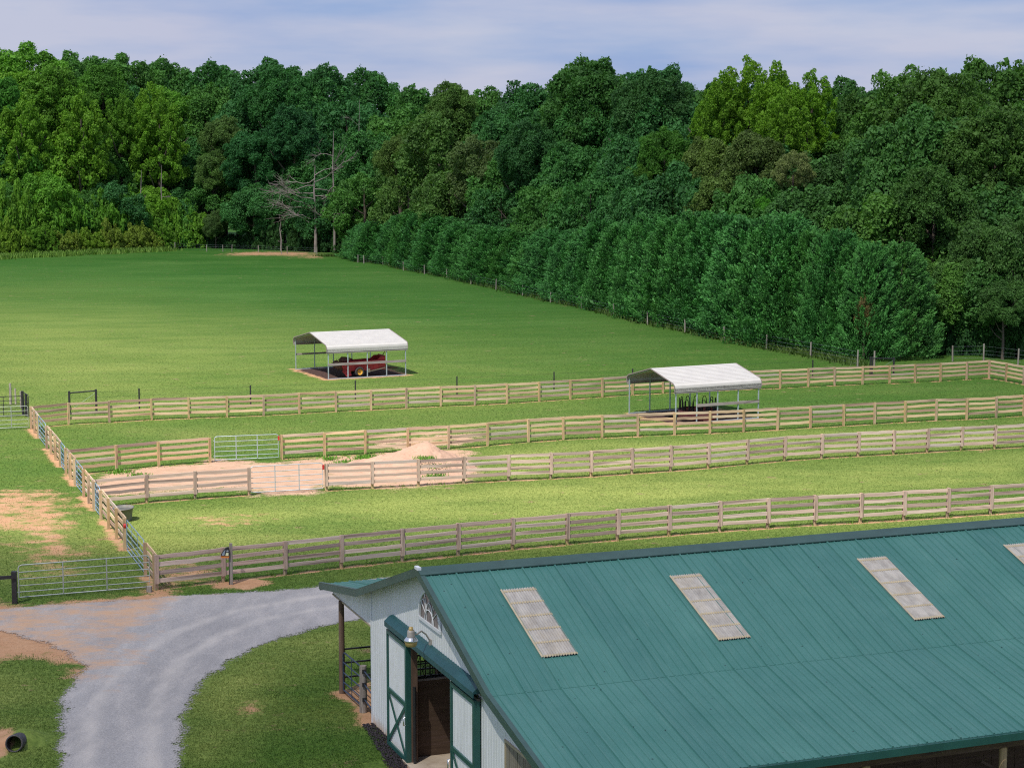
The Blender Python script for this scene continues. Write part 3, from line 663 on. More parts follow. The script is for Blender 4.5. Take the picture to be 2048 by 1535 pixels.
# an Empty part carries its pieces; keep depth thing > part > sub-part
door(sL0, sL1, 3.36, False); door(sR0, sR1, 3.36, True)
ts0, ts1 = gab(770, 1228, -.25)[0] - .02, gab(947, 1380, -.25)[0]
P = [(0, 3.76), (-.12, 3.735), (-.27, 3.60), (-.27, 3.46), (-.245, 3.46), (-.245, 3.56), (0, 3.56)]
V = [B(s, e, z) for s in (ts0, ts1) for e, z in P]; n = len(P)
MB().add(V, [(i, (i + 1) % n, n + (i + 1) % n, n + i) for i in range(n)] + [tuple(range(n))[::-1], tuple(range(n, 2 * n))]).build('door_track_hood', paint('blue_green_hood_paint', (.016, .085, .095), .5, 0, .25, 1.5), barn)
MB().box((-.14, -ts1, 3.37), (-.06, -ts0 - .0, 3.42)).build('door_track', M['mat_dark'], barn)
# fan window
wc = (gab(840.8, 1229)[0] + gab(883.4, 1262)[0]) / 2; wr = (gab(883.4, 1262)[0] - gab(840.8, 1229)[0]) / 2; wz = 4.30
arc = lambda r, k, e: [B(wc + r * math.cos(t), e, wz + r * .95 * math.sin(t)) for t in [math.pi * i / k for i in range(k + 1)]]
fw = MB().add(arc(wr - .02, 24, -.03), [tuple(range(25))]).build('fan_window', M['glass'], barn)
fm = MB(); fm.tube(arc(wr, 24, -.04), .035, 6); fm.bar(B(wc - wr - .04, -.04, wz - .02), B(wc + wr + .04, -.04, wz - .02), .05, .08)
fm.tube(arc(wr * .42, 14, -.05), .014, 6)
for a in (35, 62, 90, 118, 145): t = rad(a); fm.bar(B(wc + wr * .42 * math.cos(t), -.045, wz + wr * .4 * math.sin(t)), B(wc + wr * math.cos(t), -.045, wz + wr * .95 * math.sin(t)), .016, .02)
for a in (-.62, .0, .62):
    fm.tube([B(wc + wr * (a * .9 + .3 * math.cos(t)), -.045, wz + wr * .62 * math.sin(t)) for t in [math.pi * i / 12 for i in range(13)]], .011, 5)
fm.build('window_frame', M['white'], fw)
# lamp
lp = empty('yard_lamp', BO, BA, 'weathered yard lamp on a curved arm above the barn door', 'lamp')
bs, bz = gab(863, 1283); le = -.80; ls, lz = gab(822, 1276, le)
MB().tube([B(bs, -.02, bz), B(bs, -.15, bz + .22), B(bs + (ls - bs) * .1, -.30, bz + .34), B(bs + (ls - bs) * .45, -.52, bz + .33), B(ls, le + .08, lz + .12)], .022, 8).build('arm', M['lampbody'], lp)
MB().box((-.06, -bs - .06, bz - .09), (.0, -bs + .06, bz + .07)).build('wall_bracket', M['lampbody'], lp)
c = B(ls, le, lz)
MB().lathe([(0, .30), (.05, .30), (.06, .24), (.055, .21)], c, 16).build('photocell', M['amber'], lp)
MB().lathe([(.0, .22), (.085, .215), (.10, .17), (.10, .06), (.11, .045), (.0, .045)], c, 20).build('ballast_housing', M['lampbody'], lp)
MB().lathe([(.10, .05), (.115, .04), (.175, -.03), (.185, -.06), (.17, -.06)], c, 24).build('reflector', M['alu'], lp)
MB().lathe([(.172, -.055), (.165, -.10), (.145, -.18), (.12, -.20), (0, -.20)], c, 24).build('lens', M['amber'], lp)
# lean-to post, pipe gate, half post and black rails
p0, p1 = G(684.6, 1385), G(727, 1423)
tag(MB().tube([(0, 0, -.05), (0, 0, 2.0), (0, 0, 2.9)], [.095, .09, .085], 14).build('roof_post', M['darkpost'], None, p0), 'tall round brown post holding up the left lean-to roof', 'post')
m = MB().tube([(0, 0, -.05), (0, 0, 1.42)], [.12, .105], 14)
tag(m.build('short_post', M['greypost'], None, p1), 'short thick grey post between the barn wall and the lean-to gate', 'post')
d = (p1 - p0).normalized(); nrm = Vector((-d.y, d.x, 0))
g_ = pipe_gate('dark blue five rail pipe gate under the left lean-to', p0 + d * .14 + nrm * 0.0, p1 - d * .16, M['navy'], 1.20, .14, 5, 1, .024)
wl = BO - Be * .02 - Bs * .04
sr = empty('stub_rails', p1, 0, 'three short dark blue rails from the short grey post to the barn corner', 'rails')
for z in (1.28, .88, .42):
    e_ = wl - p1; st = d * .11
    MB().tube([Vector((st.x, st.y, z)), Vector((e_.x, e_.y, z))], .022, 6).build('rail', M['navy'], sr)
    MB().box((st.x - .06, st.y - .06, z - .06), (st.x + .05, st.y + .05, z + .05)).build('bracket', M['black'], sr)
br = empty('black_fence', p0 + Be * .1, BA, 'black three rail fence under the outer edge of the lean-to', 'fence')
for z in (1.38, .95, .5): MB().box((0, -.02, z - .025), (12, .02, z + .025)).build('rail', M['black'], br)
for k in range(1, 5): MB().tube([(k * 3.0, .0, -.05), (k * 3.0, .0, 2.95)], .085, 10).build('post', M['darkpost'], br)

# ------------------------------------------------------------------ carports
def carport(c, th, Lg, W, label, solid_rail, back_rails, rail_from=0.0):
    R = empty('carport', c, rad(th), label, 'carport', 'white roofed metal carports in the pasture')
    zE, zR, oh = 2.07, 3.24, .15
    # roof section across y: near eave (y=0) -> ridge -> far eave
    sec = [(-.10, zE), (-.10, zE + .22), (-.06, zE + .36), (.10, zE + .50), (W / 2, zR), (W - .10, zE + .50), (W + .06, zE + .36), (W + .10, zE + .22), (W + .10, zE)]
    # sheets run along the length with small steps
    pts = []
    for (y0, z0), (y1, z1) in zip(sec, sec[1:]):
        ln = math.hypot(y1 - y0, z1 - z0); n = max(1, round(ln / .24))
        for i in range(n):
            t = i / n; pts.append((y0 + (y1 - y0) * t, z0 + (z1 - z0) * t, 0 if ln < .3 else 1))
    pts.append((sec[-1][0], sec[-1][1], 0))
    prof = []
    for i, (y, z, r) in enumerate(pts):
        prof.append((y, z))
        if i < len(pts) - 1 and r:
            y2, z2, _ = pts[i + 1]; ny, nz_ = -(z2 - z), (y2 - y); l = math.hypot(ny, nz_); ny /= l; nz_ /= l; dy, dz = (y2 - y), (z2 - z)
            prof += [(y + dy * .10 + ny * .0, z + dz * .10), (y + dy * .14 + ny * .022, z + dz * .14 + nz_ * .022), (y + dy * .30 + ny * .022, z + dz * .30 + nz_ * .022), (y + dy * .36, z + dz * .36)]
    V = [(x, y, z) for x in (-oh, Lg + oh) for y, z in prof]; n = len(prof)
    m = MB().add(V, [(i, n + i, n + i + 1, i + 1) for i in range(n - 1)])
    m.add([(x, y, z - .03) for x in (-oh + .01, Lg + oh - .01) for y, z in sec], [(i, i + 1, len(sec) + i + 1, len(sec) + i) for i in range(len(sec) - 1)])
    m.build('roof', M['carroof'], R)
    for x in (-oh - .02, Lg + oh - .02):
        tr = MB()
        for (y0, z0), (y1, z1) in zip(sec, sec[1:]): tr.bar((x + .02, y0, z0 + .0), (x + .02, y1, z1 + .0), .04, .06)
        tr.build('edge_trim', M['edge'], R)
    for i in range(5):
        x = Lg * i / 4
        for y in (0, W):
            lg = MB().box((x - .032, y - .032, 0), (x + .032, y + .032, zE + .1)).build('leg', M['galv'], R)
        rf = MB(); rf.tube([(x, 0, zE), (x, .02, zE + .3), (x, .15, zE + .44), (x, W / 2, zR - .07), (x, W - .15, zE + .44), (x, W - .02, zE + .3), (x, W, zE)], .03, 6); rf.build('rafter', M['galv'], R)
    for y in (0, W): MB().box((-.05, y - .035, .0), (Lg + .05, y + .035, .06)).build('base_rail', M['galv'], R)
    MB().box((-oh, -.08, zE - .13), (Lg + oh, -.045, zE + .03)).build('header_board', M['plank'], R)
    MB().box((-oh, W + .045, zE - .13), (Lg + oh, W + .08, zE + .03)).build('header_board', M['plank'], R)
    MB().box((Lg * rail_from - .03, -.07, 1.02), (Lg + .03, -.035, 1.20)).build('side_board', M['plank'], R)
    for z in back_rails: MB().box((0, W + .035, z - .07), (Lg, W + .07, z + .07)).build('side_board', M['plank'], R)
    return R
M['edge'] = paint('brownish_edge_trim', (.24, .20, .19), .5)
C0, C1 = Vector((-13.80, 135.32, 0)), Vector((10.185, 111.71, 0))
carport(C0, 26.1, 6.285, 7.33, 'white roofed carport out in the field sheltering a red manure spreader', True, (1.2,))
carport(C1, 27.1, 6.2, 5.62, 'white roofed carport in the paddock sheltering a round hay feeder', True, (), .25)
def cfoot(C, th, Lg, W, g=.35):
    u = Vector((math.cos(rad(th)), math.sin(rad(th)), 0)); v = Vector((-u.y, u.x, 0))
    return np.array([list((C + u * a + v * b))[:2] for a, b in ((-g, -g), (Lg + g, -g), (Lg + g, W + g), (-g, W + g))])
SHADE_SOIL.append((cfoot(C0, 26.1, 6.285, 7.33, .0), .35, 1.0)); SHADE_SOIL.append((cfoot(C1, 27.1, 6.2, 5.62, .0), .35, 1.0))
SOIL.append((cfoot(C0, 26.1, 6.285, 7.33, .55), .25, .9)); SOIL.append((cfoot(C1, 27.1, 6.2, 5.62, .45), .25, .6))

# ------------------------------------------------------------------ manure spreader (drawbar to the right)
u0 = Vector((math.cos(rad(26.1)), math.sin(rad(26.1)), 0)); v0 = Vector((-u0.y, u0.x, 0))
sp = empty('manure_spreader', C0 + u0 * 1.18 + v0 * 1.35, rad(26.1), 'old red manure spreader with yellow wheels under the field carport', 'farm implement')
sp.scale = (.85, .85, .92); m = MB(); W2 = .82
def sidepanel(y):
    P = [(.15, .95), (.75, 1.32), (1.6, 1.28), (3.55, 1.33), (3.9, 1.58), (4.35, 1.58), (4.35, .62), (.55, .55), (.35, .60)]
    V = [(x, y + s, z) for s in (-.03, .03) for x, z in P]; n = len(P)
    m.add(V, [tuple(range(n)), tuple(range(n, 2 * n))[::-1]] + [(i, n + i, n + (i + 1) % n, (i + 1) % n) for i in range(n)])
sidepanel(-W2); sidepanel(W2); m.box((.5, -W2, .60), (4.3, W2, .66)); m.box((4.28, -W2, .62), (4.36, W2, 1.66))
m.build('body', M['red'], sp)
m = MB()
for x in (1.4, 2.3, 3.2): m.box((x - .03, -W2 - .07, .58), (x + .03, -W2 - .031, 1.28))
m.box((.6, -W2 - .09, .52), (4.3, -W2 - .032, .60)); m.box((.9, -W2 - .08, 1.24), (4.3, -W2 - .032, 1.30)); m.build('side_frame', M['red'], sp)
m = MB(); m.lathe([(.0, -W2 + .05), (.34, -W2 + .05), (.34, W2 - .05), (0, W2 - .05)], (.18, 0, .95), 12, 'y')
for k in range(40):
    t = k * 1.3; y = -W2 + .1 + k * .038; m.bar((.18 + .3 * math.cos(t), y, .95 + .3 * math.sin(t)), (.18 + .46 * math.cos(t), y, .95 + .46 * math.sin(t)), .02, .04)
m.build('beater', M['rust'], sp)
m = MB(); m.tube([(.5, -W2 - .06, 1.35), (.8, -W2 - .06, 1.52), (1.15, -W2 - .06, 1.50), (1.35, -W2 - .06, 1.34)], .03, 6)
m.add([(.45, y, 1.3) for y in (-W2, W2)] + [(.75, y, 1.56) for y in (-W2, W2)] + [(1.15, y, 1.54) for y in (-W2, W2)] + [(1.4, y, 1.34) for y in (-W2, W2)], [(0, 1, 3, 2), (2, 3, 5, 4), (4, 5, 7, 6)])
m.build('rear_hood', M['darkred'], sp)
m = MB(); m.add([(.15, -W2 - .1, .55), (.95, -W2 - .1, .55), (1.05, -W2 - .1, .15), (.55, -W2 - .1, .1), (.15, -W2 - .04, .55), (.95, -W2 - .04, .55), (1.05, -W2 - .04, .15), (.55, -W2 - .04, .1)], [(0, 1, 2, 3), (7, 6, 5, 4), (0, 4, 5, 1), (1, 5, 6, 2), (2, 6, 7, 3), (3, 7, 4, 0)])
m.tube([(.45 + .16 * math.cos(t), -W2 - .13, .62 + .16 * math.sin(t)) for t in [k * math.pi / 8 for k in range(17)]], .025, 6)
m.tube([(.30, -W2 - .13, .8), (1.2, -W2 - .13, .55)], .03, 6); m.build('drive_guard', M['red'], sp)
for y in (-W2 - .28, W2 + .28):
    wh = empty('wheel', (1.75, y, .42)); wh.parent = sp
    MB().lathe([(.25, -.11), (.37, -.12), (.42, -.08), (.43, 0), (.42, .08), (.37, .12), (.25, .11)], (0, 0, 0), 28, 'y', True).build('tyre', M['rubber'], wh)
    sgn = -1 if y < 0 else 1
    MB().lathe([(.0, .02 * sgn), (.07, .02 * sgn), (.09, .03 * sgn), (.20, .04 * sgn), (.25, .10 * sgn), (.26, .10 * sgn), (.26, -.08 * sgn), (.0, -.08 * sgn)], (0, 0, 0), 24, 'y').build('rim', M['yellow'], wh)
    MB().lathe([(.0, .07 * sgn), (.06, .06 * sgn), (.09, .02 * sgn)], (0, 0, 0), 12, 'y').build('hub', M['rust'], wh)
MB().tube([(1.75, -W2 - .28, .42), (1.75, W2 + .28, .42)], .05, 8).build('axle', M['rust'], sp)
m = MB(); m.bar((4.3, -.45, .58), (5.6, -.02, .50), .09, .10); m.bar((4.3, .45, .58), (5.6, .02, .50), .09, .10); m.box((5.5, -.08, .46), (5.85, .08, .54)); m.build('drawbar', M['rust'], sp)
m = MB(); m.tube([(4.75, -.15, .02), (4.75, -.15, .62)], .035, 8); m.box((4.62, -.25, .0), (4.88, -.05, .03)); m.build('jack', M['rust'], sp)
m = MB(); m.bar((2.75, -W2 - .12, .42), (4.3, -W2 - .12, .66), .05, .09); m.box((2.62, -W2 - .16, .34), (2.82, -W2 - .04, .66)); m.build('apron_arm', M['cream'], sp)
m = MB(); m.tube([(4.3, -.2, 1.5), (4.5, -.2, 1.85), (4.72, -.2, 2.1)], .022, 6); m.tube([(4.38, .1, 1.5), (4.62, .1, 1.85), (4.80, .1, 2.05)], .022, 6); m.build('control_lever', M['rust'], sp)
MB().box((2.35, -W2 - .038, 1.02), (3.1, -W2 - .034, 1.06)).build('faded_stripe', M['cream'], sp)

# ------------------------------------------------------------------ round hay feeder
u1 = Vector((math.cos(rad(27.1)), math.sin(rad(27.1)), 0)); v1 = Vector((-u1.y, u1.x, 0))
hf = empty('hay_feeder', C1 + u1 * 2.75 + v1 * 1.75, 0, 'round hay feeder with black hoops over a dull red ring', 'hay feeder'); r = 1.22
MB().lathe([(r, .02), (r + .01, .30), (r, .58), (r - .02, .58), (r - .015, .02)], (0, 0, 0), 40, closed=True).build('ring_panel', paint('faded_red_panel', (.46, .12, .10), .6, 0, .3, 4, dirt=(.14, .06, .05)), hf)
m = MB()
for k in range(13):
    a = 2 * math.pi * k / 13; b = a + .24; P = lambda t, z: ((r - .05) * math.cos(t), (r - .05) * math.sin(t), z)
    m.tube([P(a, .05), P(a, .95), P(a + .02, 1.18), P(a + .07, 1.30), P(b - .07, 1.30), P(b - .02, 1.18), P(b, .95), P(b, .05)], .026, 6)
    m.tube([P(b + .08, .05), P(b + .08, .95)], .018, 6); m.tube([P(b + .13, .05), P(b + .16, .92)], .018, 6)
m.build('hoop_bars', M['black'], hf)
for z in (.03, .60): MB().tube([(r * math.cos(t), r * math.sin(t), z) for t in [k * math.pi / 20 for k in range(41)]], .025, 6).build('ring_tube', M['darkred'], hf)
m = MB(); m.box((-.07, -.07, 0), (.07, .07, .14))

# ------------------------------------------------------------------ trough, box on post, culvert
tr = empty('water_trough', G(236, 1040) + Vector((.25, 0, 0)), 0, 'grey plastic water tub tucked behind the side fence rails', 'water tub')
def oval(rx, ry, z, n=28): return [(rx * math.cos(2 * math.pi * i / n), ry * math.sin(2 * math.pi * i / n), z) for i in range(n)]
rings = [oval(.36, .52, .02), oval(.44, .60, .56), oval(.48, .64, .57), oval(.48, .64, .61), oval(.42, .58, .61), oval(.34, .50, .08)]
V = [p for r_ in rings for p in r_]; n = 28
MB().add(V, [(j * n + i, j * n + (i + 1) % n, (j + 1) * n + (i + 1) % n, (j + 1) * n + i) for j in range(5) for i in range(n)] + [tuple(range(5 * n, 6 * n))], True).build('tub', M['plastic'], tr)
wt = mat_new('trough_water'); wt[2].inputs['Base Color'].default_value = (.07, .08, .08, 1); wt[2].inputs['Roughness'].default_value = .1
MB().add(oval(.405, .565, .50), [tuple(range(28))]).build('water', wt[0], tr)
pp = G(462, 1168)
post_o = MB().box((-.035, -.05, -.05), (.075, .05, 1.62)); tag(post_o.build('hanging_post', M['greypost'], None, pp), 'slim grey wooden post standing alone by the nearest fence', 'post')
MB().box((-.065, -.055, -.05), (-.036, .03, 1.12)).build('black_stake', M['black'], None, pp); tag(bpy.data.objects['black_stake'], 'black stake fixed against the slim grey post', 'stake')
bx = empty('hanging_box', pp + Vector((-.16, -.09, 1.10)), 0, 'small black box with pale panels and orange base on the slim post', 'box')
def prism(P, y0, y1):
    n = len(P); return MB().add([(x, y0, z) for x, z in P] + [(x, y1, z) for x, z in P], [tuple(range(n)), tuple(range(n, 2 * n))[::-1]] + [(i, n + i, n + (i + 1) % n, (i + 1) % n) for i in range(n)])
prism([(-.19, .05), (-.17, .14), (-.07, .30), (.02, .38), (.10, .40), (.13, .30), (.13, .05)], -.06, .06).build('case', M['black'], bx)
prism([(-.15, .08), (-.13, .15), (-.05, .27), (.0, .30), (-.05, .08)], -.075, -.061).build('grey_panel', paint('pale_blue_panel', (.25, .30, .36), .4), bx)
prism([(-.01, .07), (.02, .18), (.11, .18), (.11, .07)], -.075, -.061).build('yellow_panel', paint('pale_yellow_panel', (.70, .72, .45), .5), bx)
prism([(.03, .22), (.045, .28), (.11, .28), (.11, .22)], -.075, -.061).build('white_panel', paint('dull_white_panel', (.35, .38, .40), .5), bx)
prism([(-.17, -.02), (-.19, .045), (.13, .045), (.12, -.02)], -.065, .065).build('orange_base', paint('orange_base', (.60, .19, .03), .5), bx)
# culvert
cv = G(28.5, 1503) + Vector((0, 0, .24))
pr = []; Lc = 1.15
for i in range(40):
    t = i / 39; pr.append((.235 + (.014 if i % 2 else -.004), t * Lc))
pr_in = [(r_ - .03, z) for r_, z in pr[::-1]]
cm = MB().lathe(pr + pr_in, (0, 0, 0), 28, 'y', True)
cu = tag(cm.build('culvert_pipe', M['pipeblk'], None, cv, (rad(-13), 0, rad(4))), 'black corrugated drain pipe end sticking out of the lawn', 'pipe')
# mulch strip by the barn door: crumbs on a low bed
rnd = np.random.default_rng(4)
def inpoly(P, pl): return sdist(P, pl) > 0
MU = poly([(728, 1449), (743, 1447), (757, 1458), (775, 1480), (815, 1521), (812, 1548), (780, 1535), (770, 1518), (748, 1482)])
xs = np.arange(MU[:, 0].min(), MU[:, 0].max(), .05); ys = np.arange(MU[:, 1].min(), MU[:, 1].max(), .05)
X, Y = np.meshgrid(xs, ys); Q = np.stack([X.ravel(), Y.ravel()], 1); Q = Q + rnd.normal(0, .015, Q.shape); dd = sdist(Q, MU); Q = Q[dd > -.04 + rnd.normal(0, .03, len(Q))]
nq = len(Q); sz = rnd.uniform(.02, .05, nq); an = rnd.uniform(0, 6.28, nq); V = []; base = np.stack([Q[:, 0], Q[:, 1], rnd.uniform(.02, .055, nq)], 1)
ax = np.stack([np.cos(an), np.sin(an), rnd.uniform(-.4, .4, nq)], 1) * sz[:, None]; bx_ = np.stack([-np.sin(an), np.cos(an), rnd.uniform(-.4, .4, nq)], 1) * sz[:, None] * .8
up = np.stack([rnd.normal(0, .3, nq), rnd.normal(0, .3, nq), np.ones(nq)], 1) * (sz * .7)[:, None]
V = np.stack([base + ax, base + bx_, base - ax, base - bx_, base + up, base - up * .8], 1).reshape(-1, 3)
i6 = np.arange(nq)[:, None] * 6; T = np.array([(0, 1, 4), (1, 2, 4), (2, 3, 4), (3, 0, 4), (1, 0, 5), (2, 1, 5), (3, 2, 5), (0, 3, 5)])
Fc = (i6[:, None, :] + T[None]).reshape(-1, 3)
tag(link('mulch_bed', fastmesh('mulch_bed', V, Fc, paint('black_rubber_mulch', (.035, .028, .034), .9, 0, .5, 20))), 'black rubber mulch strip along the barn wall', None, None, 'stuff')
# ------------------------------------------------------------------ ground sheet, gravel drive, dirt pile
def stretch_axis(a, b, fine, lo, hi, grow=1.12):
    xs = list(np.arange(a, b, fine)); st = fine
    x = b
    while x < hi: xs.append(x); st *= grow; x += st
    xs.append(hi); st = fine; x = a - fine; L_ = []
    while x > lo: L_.append(x); st *= grow; x -= st
    L_.append(lo); return np.array(L_[::-1] + xs)
gx = stretch_axis(-34, 42, .24, -3000, 3000, 1.10); gy = stretch_axis(44, 128, .24, -200, 5000, 1.06)
V, Fc = grid(gx, gy)
near = (V[:, 1] > 40) & (V[:, 1] < 345) & (np.abs(V[:, 0]) < 110)
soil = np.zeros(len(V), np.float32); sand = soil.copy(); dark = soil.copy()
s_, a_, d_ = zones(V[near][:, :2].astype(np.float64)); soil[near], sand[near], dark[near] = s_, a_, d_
lit_dry = np.zeros(len(V), np.float32); lit_dry[near] = lit_dryness(V[near][:, :2].astype(np.float64))
culv = np.hypot(V[:, 0] - cv.x, V[:, 1] - cv.y - 1.0); V[:, 2] += np.where(culv < .95, .34 * np.cos(np.clip(culv / .95, 0, 1) * math.pi / 2) ** 2, 0)
def groundmat():
    m, t, b, o = mat_new('pasture_grass_and_soil'); P = geo(t)
    A = lambda nm: (lambda n: (setattr(n, 'attribute_name', nm), n.outputs['Fac'])[1])(N(t, 'ShaderNodeAttribute'))
    big = noise(t, P, .028, 4, .5, (1, .55, 1)); mid = noise(t, P, .22, 5, .6, (.8, 1.6, 1)); fine = noise(t, P, 5.5, 4, .65); vf = noise(t, P, 26, 3, .7); med = noise(t, P, 1.3, 5, .65)
    g = ramp(t, mid, [(.28, (0.074, 0.157, 0.032)), (.50, (0.125, 0.202, 0.038)), (.74, (0.189, 0.227, 0.054))])
    g2 = ramp(t, med, [(.3, (0.080, 0.160, 0.029)), (.7, (0.195, 0.240, 0.054))]); g = mixc(t, .5, g, g2)
    bands = noise(t, P, .10, 5, .6, (.22, 1.5, 1), (11, 2, 0)); mott = noise(t, P, .055, 6, .62, (.8, 1.5, 1), (3, 8, 0))
    g = mixc(t, ramp(t, bands, [(.40, .75), (.60, 0.0)]), g, mixc(t, 1.0, g, (.60, .80, .66), 'MULTIPLY'))
    g = mixc(t, ramp(t, mott, [(.36, .9), (.56, 0.0)]), g, mixc(t, 1.0, g, (.68, .86, .64), 'MULTIPLY')); g = mixc(t, ramp(t, mott, [(.54, 0.0), (.70, .55)]), g, (.27, .29, .085))
    g = mixc(t, ramp(t, big, [(.42, 0.0), (.66, .5)]), g, (.210, .245, .060))
    g = mixc(t, ramp(t, noise(t, P, .6, 6, .7, (.6, 1.3, 1), (7, 3, 0)), [(.60, 0.0), (.78, .55)]), g, (.24, .19, .08))
    g = mixc(t, ramp(t, fine, [(.36, .9), (.58, 0.0)]), g, (.040, .085, .016)); g = mixc(t, ramp(t, vf, [(.5, 0.0), (.8, .55)]), g, (.28, .33, .09))
    sep_ = N(t, 'ShaderNodeSeparateXYZ'); t.links.new(P, sep_.inputs[0])
    wv = N(t, 'ShaderNodeTexWave'); wv.inputs['Scale'].default_value = .085; wv.inputs['Distortion'].default_value = 3.0; wv.inputs['Detail'].default_value = 3; mw = N(t, 'ShaderNodeMapping'); mw.inputs['Rotation'].default_value = (0, 0, rad(62))
    t.links.new(P, mw.inputs[0]); t.links.new(mw.outputs[0], wv.inputs['Vector']); g = mixc(t, math_(t, 'MULTIPLY', wv.outputs['Fac'], .5), g, mixc(t, 1.0, g, (.80, .92, .80), 'MULTIPLY'))
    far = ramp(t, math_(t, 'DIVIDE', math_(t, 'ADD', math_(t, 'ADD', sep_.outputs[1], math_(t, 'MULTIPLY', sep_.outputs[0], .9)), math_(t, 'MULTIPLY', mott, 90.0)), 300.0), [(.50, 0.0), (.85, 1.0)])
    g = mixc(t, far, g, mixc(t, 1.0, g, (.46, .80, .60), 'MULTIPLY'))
    dr = math_(t, 'MULTIPLY', A('lit_dry'), ramp(t, noise(t, P, .16, 7, .68, (.7, 1.5, 1), (2, 2, 0)), [(.32, .15), (.60, 1.0)]))
    g = mixc(t, math_(t, 'MULTIPLY', dr, .85), g, ramp(t, fine, [(.3, (.165, .215, .050)), (.5, (.27, .32, .080)), (.75, (.40, .41, .135))]))  # sunlit zones and worn lawn put into the grass colour
    so1 = ramp(t, med, [(.25, (.41, .215, .115)), (.75, (.54, .335, .20))]); so1 = mixc(t, ramp(t, fine, [(.5, 0.0), (.75, .35)]), so1, (.24, .13, .08))
    sa1 = ramp(t, med, [(.25, (.42, .265, .18)), (.75, (.54, .365, .26))]); sa1 = mixc(t, ramp(t, fine, [(.55, 0.0), (.75, .3)]), sa1, (.32, .17, .12))
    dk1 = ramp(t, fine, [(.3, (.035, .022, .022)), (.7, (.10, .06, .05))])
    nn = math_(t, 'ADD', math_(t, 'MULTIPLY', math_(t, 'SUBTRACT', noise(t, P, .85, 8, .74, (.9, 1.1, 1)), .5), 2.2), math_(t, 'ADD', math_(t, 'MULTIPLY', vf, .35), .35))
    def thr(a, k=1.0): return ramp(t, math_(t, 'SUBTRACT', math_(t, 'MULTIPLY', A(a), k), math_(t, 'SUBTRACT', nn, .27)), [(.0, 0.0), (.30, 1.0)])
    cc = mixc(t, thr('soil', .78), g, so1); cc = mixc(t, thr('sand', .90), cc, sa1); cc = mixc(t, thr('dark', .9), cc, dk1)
    # woodland floor: dead leaves
    t.links.new(cc, b.inputs['Base Color']); b.inputs['Roughness'].default_value = .95; b.inputs['Specular IOR Level'].default_value = .1
    h = math_(t, 'ADD', math_(t, 'MULTIPLY', fine, .6), math_(t, 'MULTIPLY', noise(t, P, 13, 3, .7), .5)); bump(t, b, h, .55, .10)
    return m
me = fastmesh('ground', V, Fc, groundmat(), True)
for nm, a in (('soil', soil), ('sand', sand), ('dark', dark), ('lit_dry', lit_dry)): setattr_(me, nm, a)
tag(link('ground', me), 'pasture ground of mown grass with bare orange and pink soil patches', None, None, 'structure')
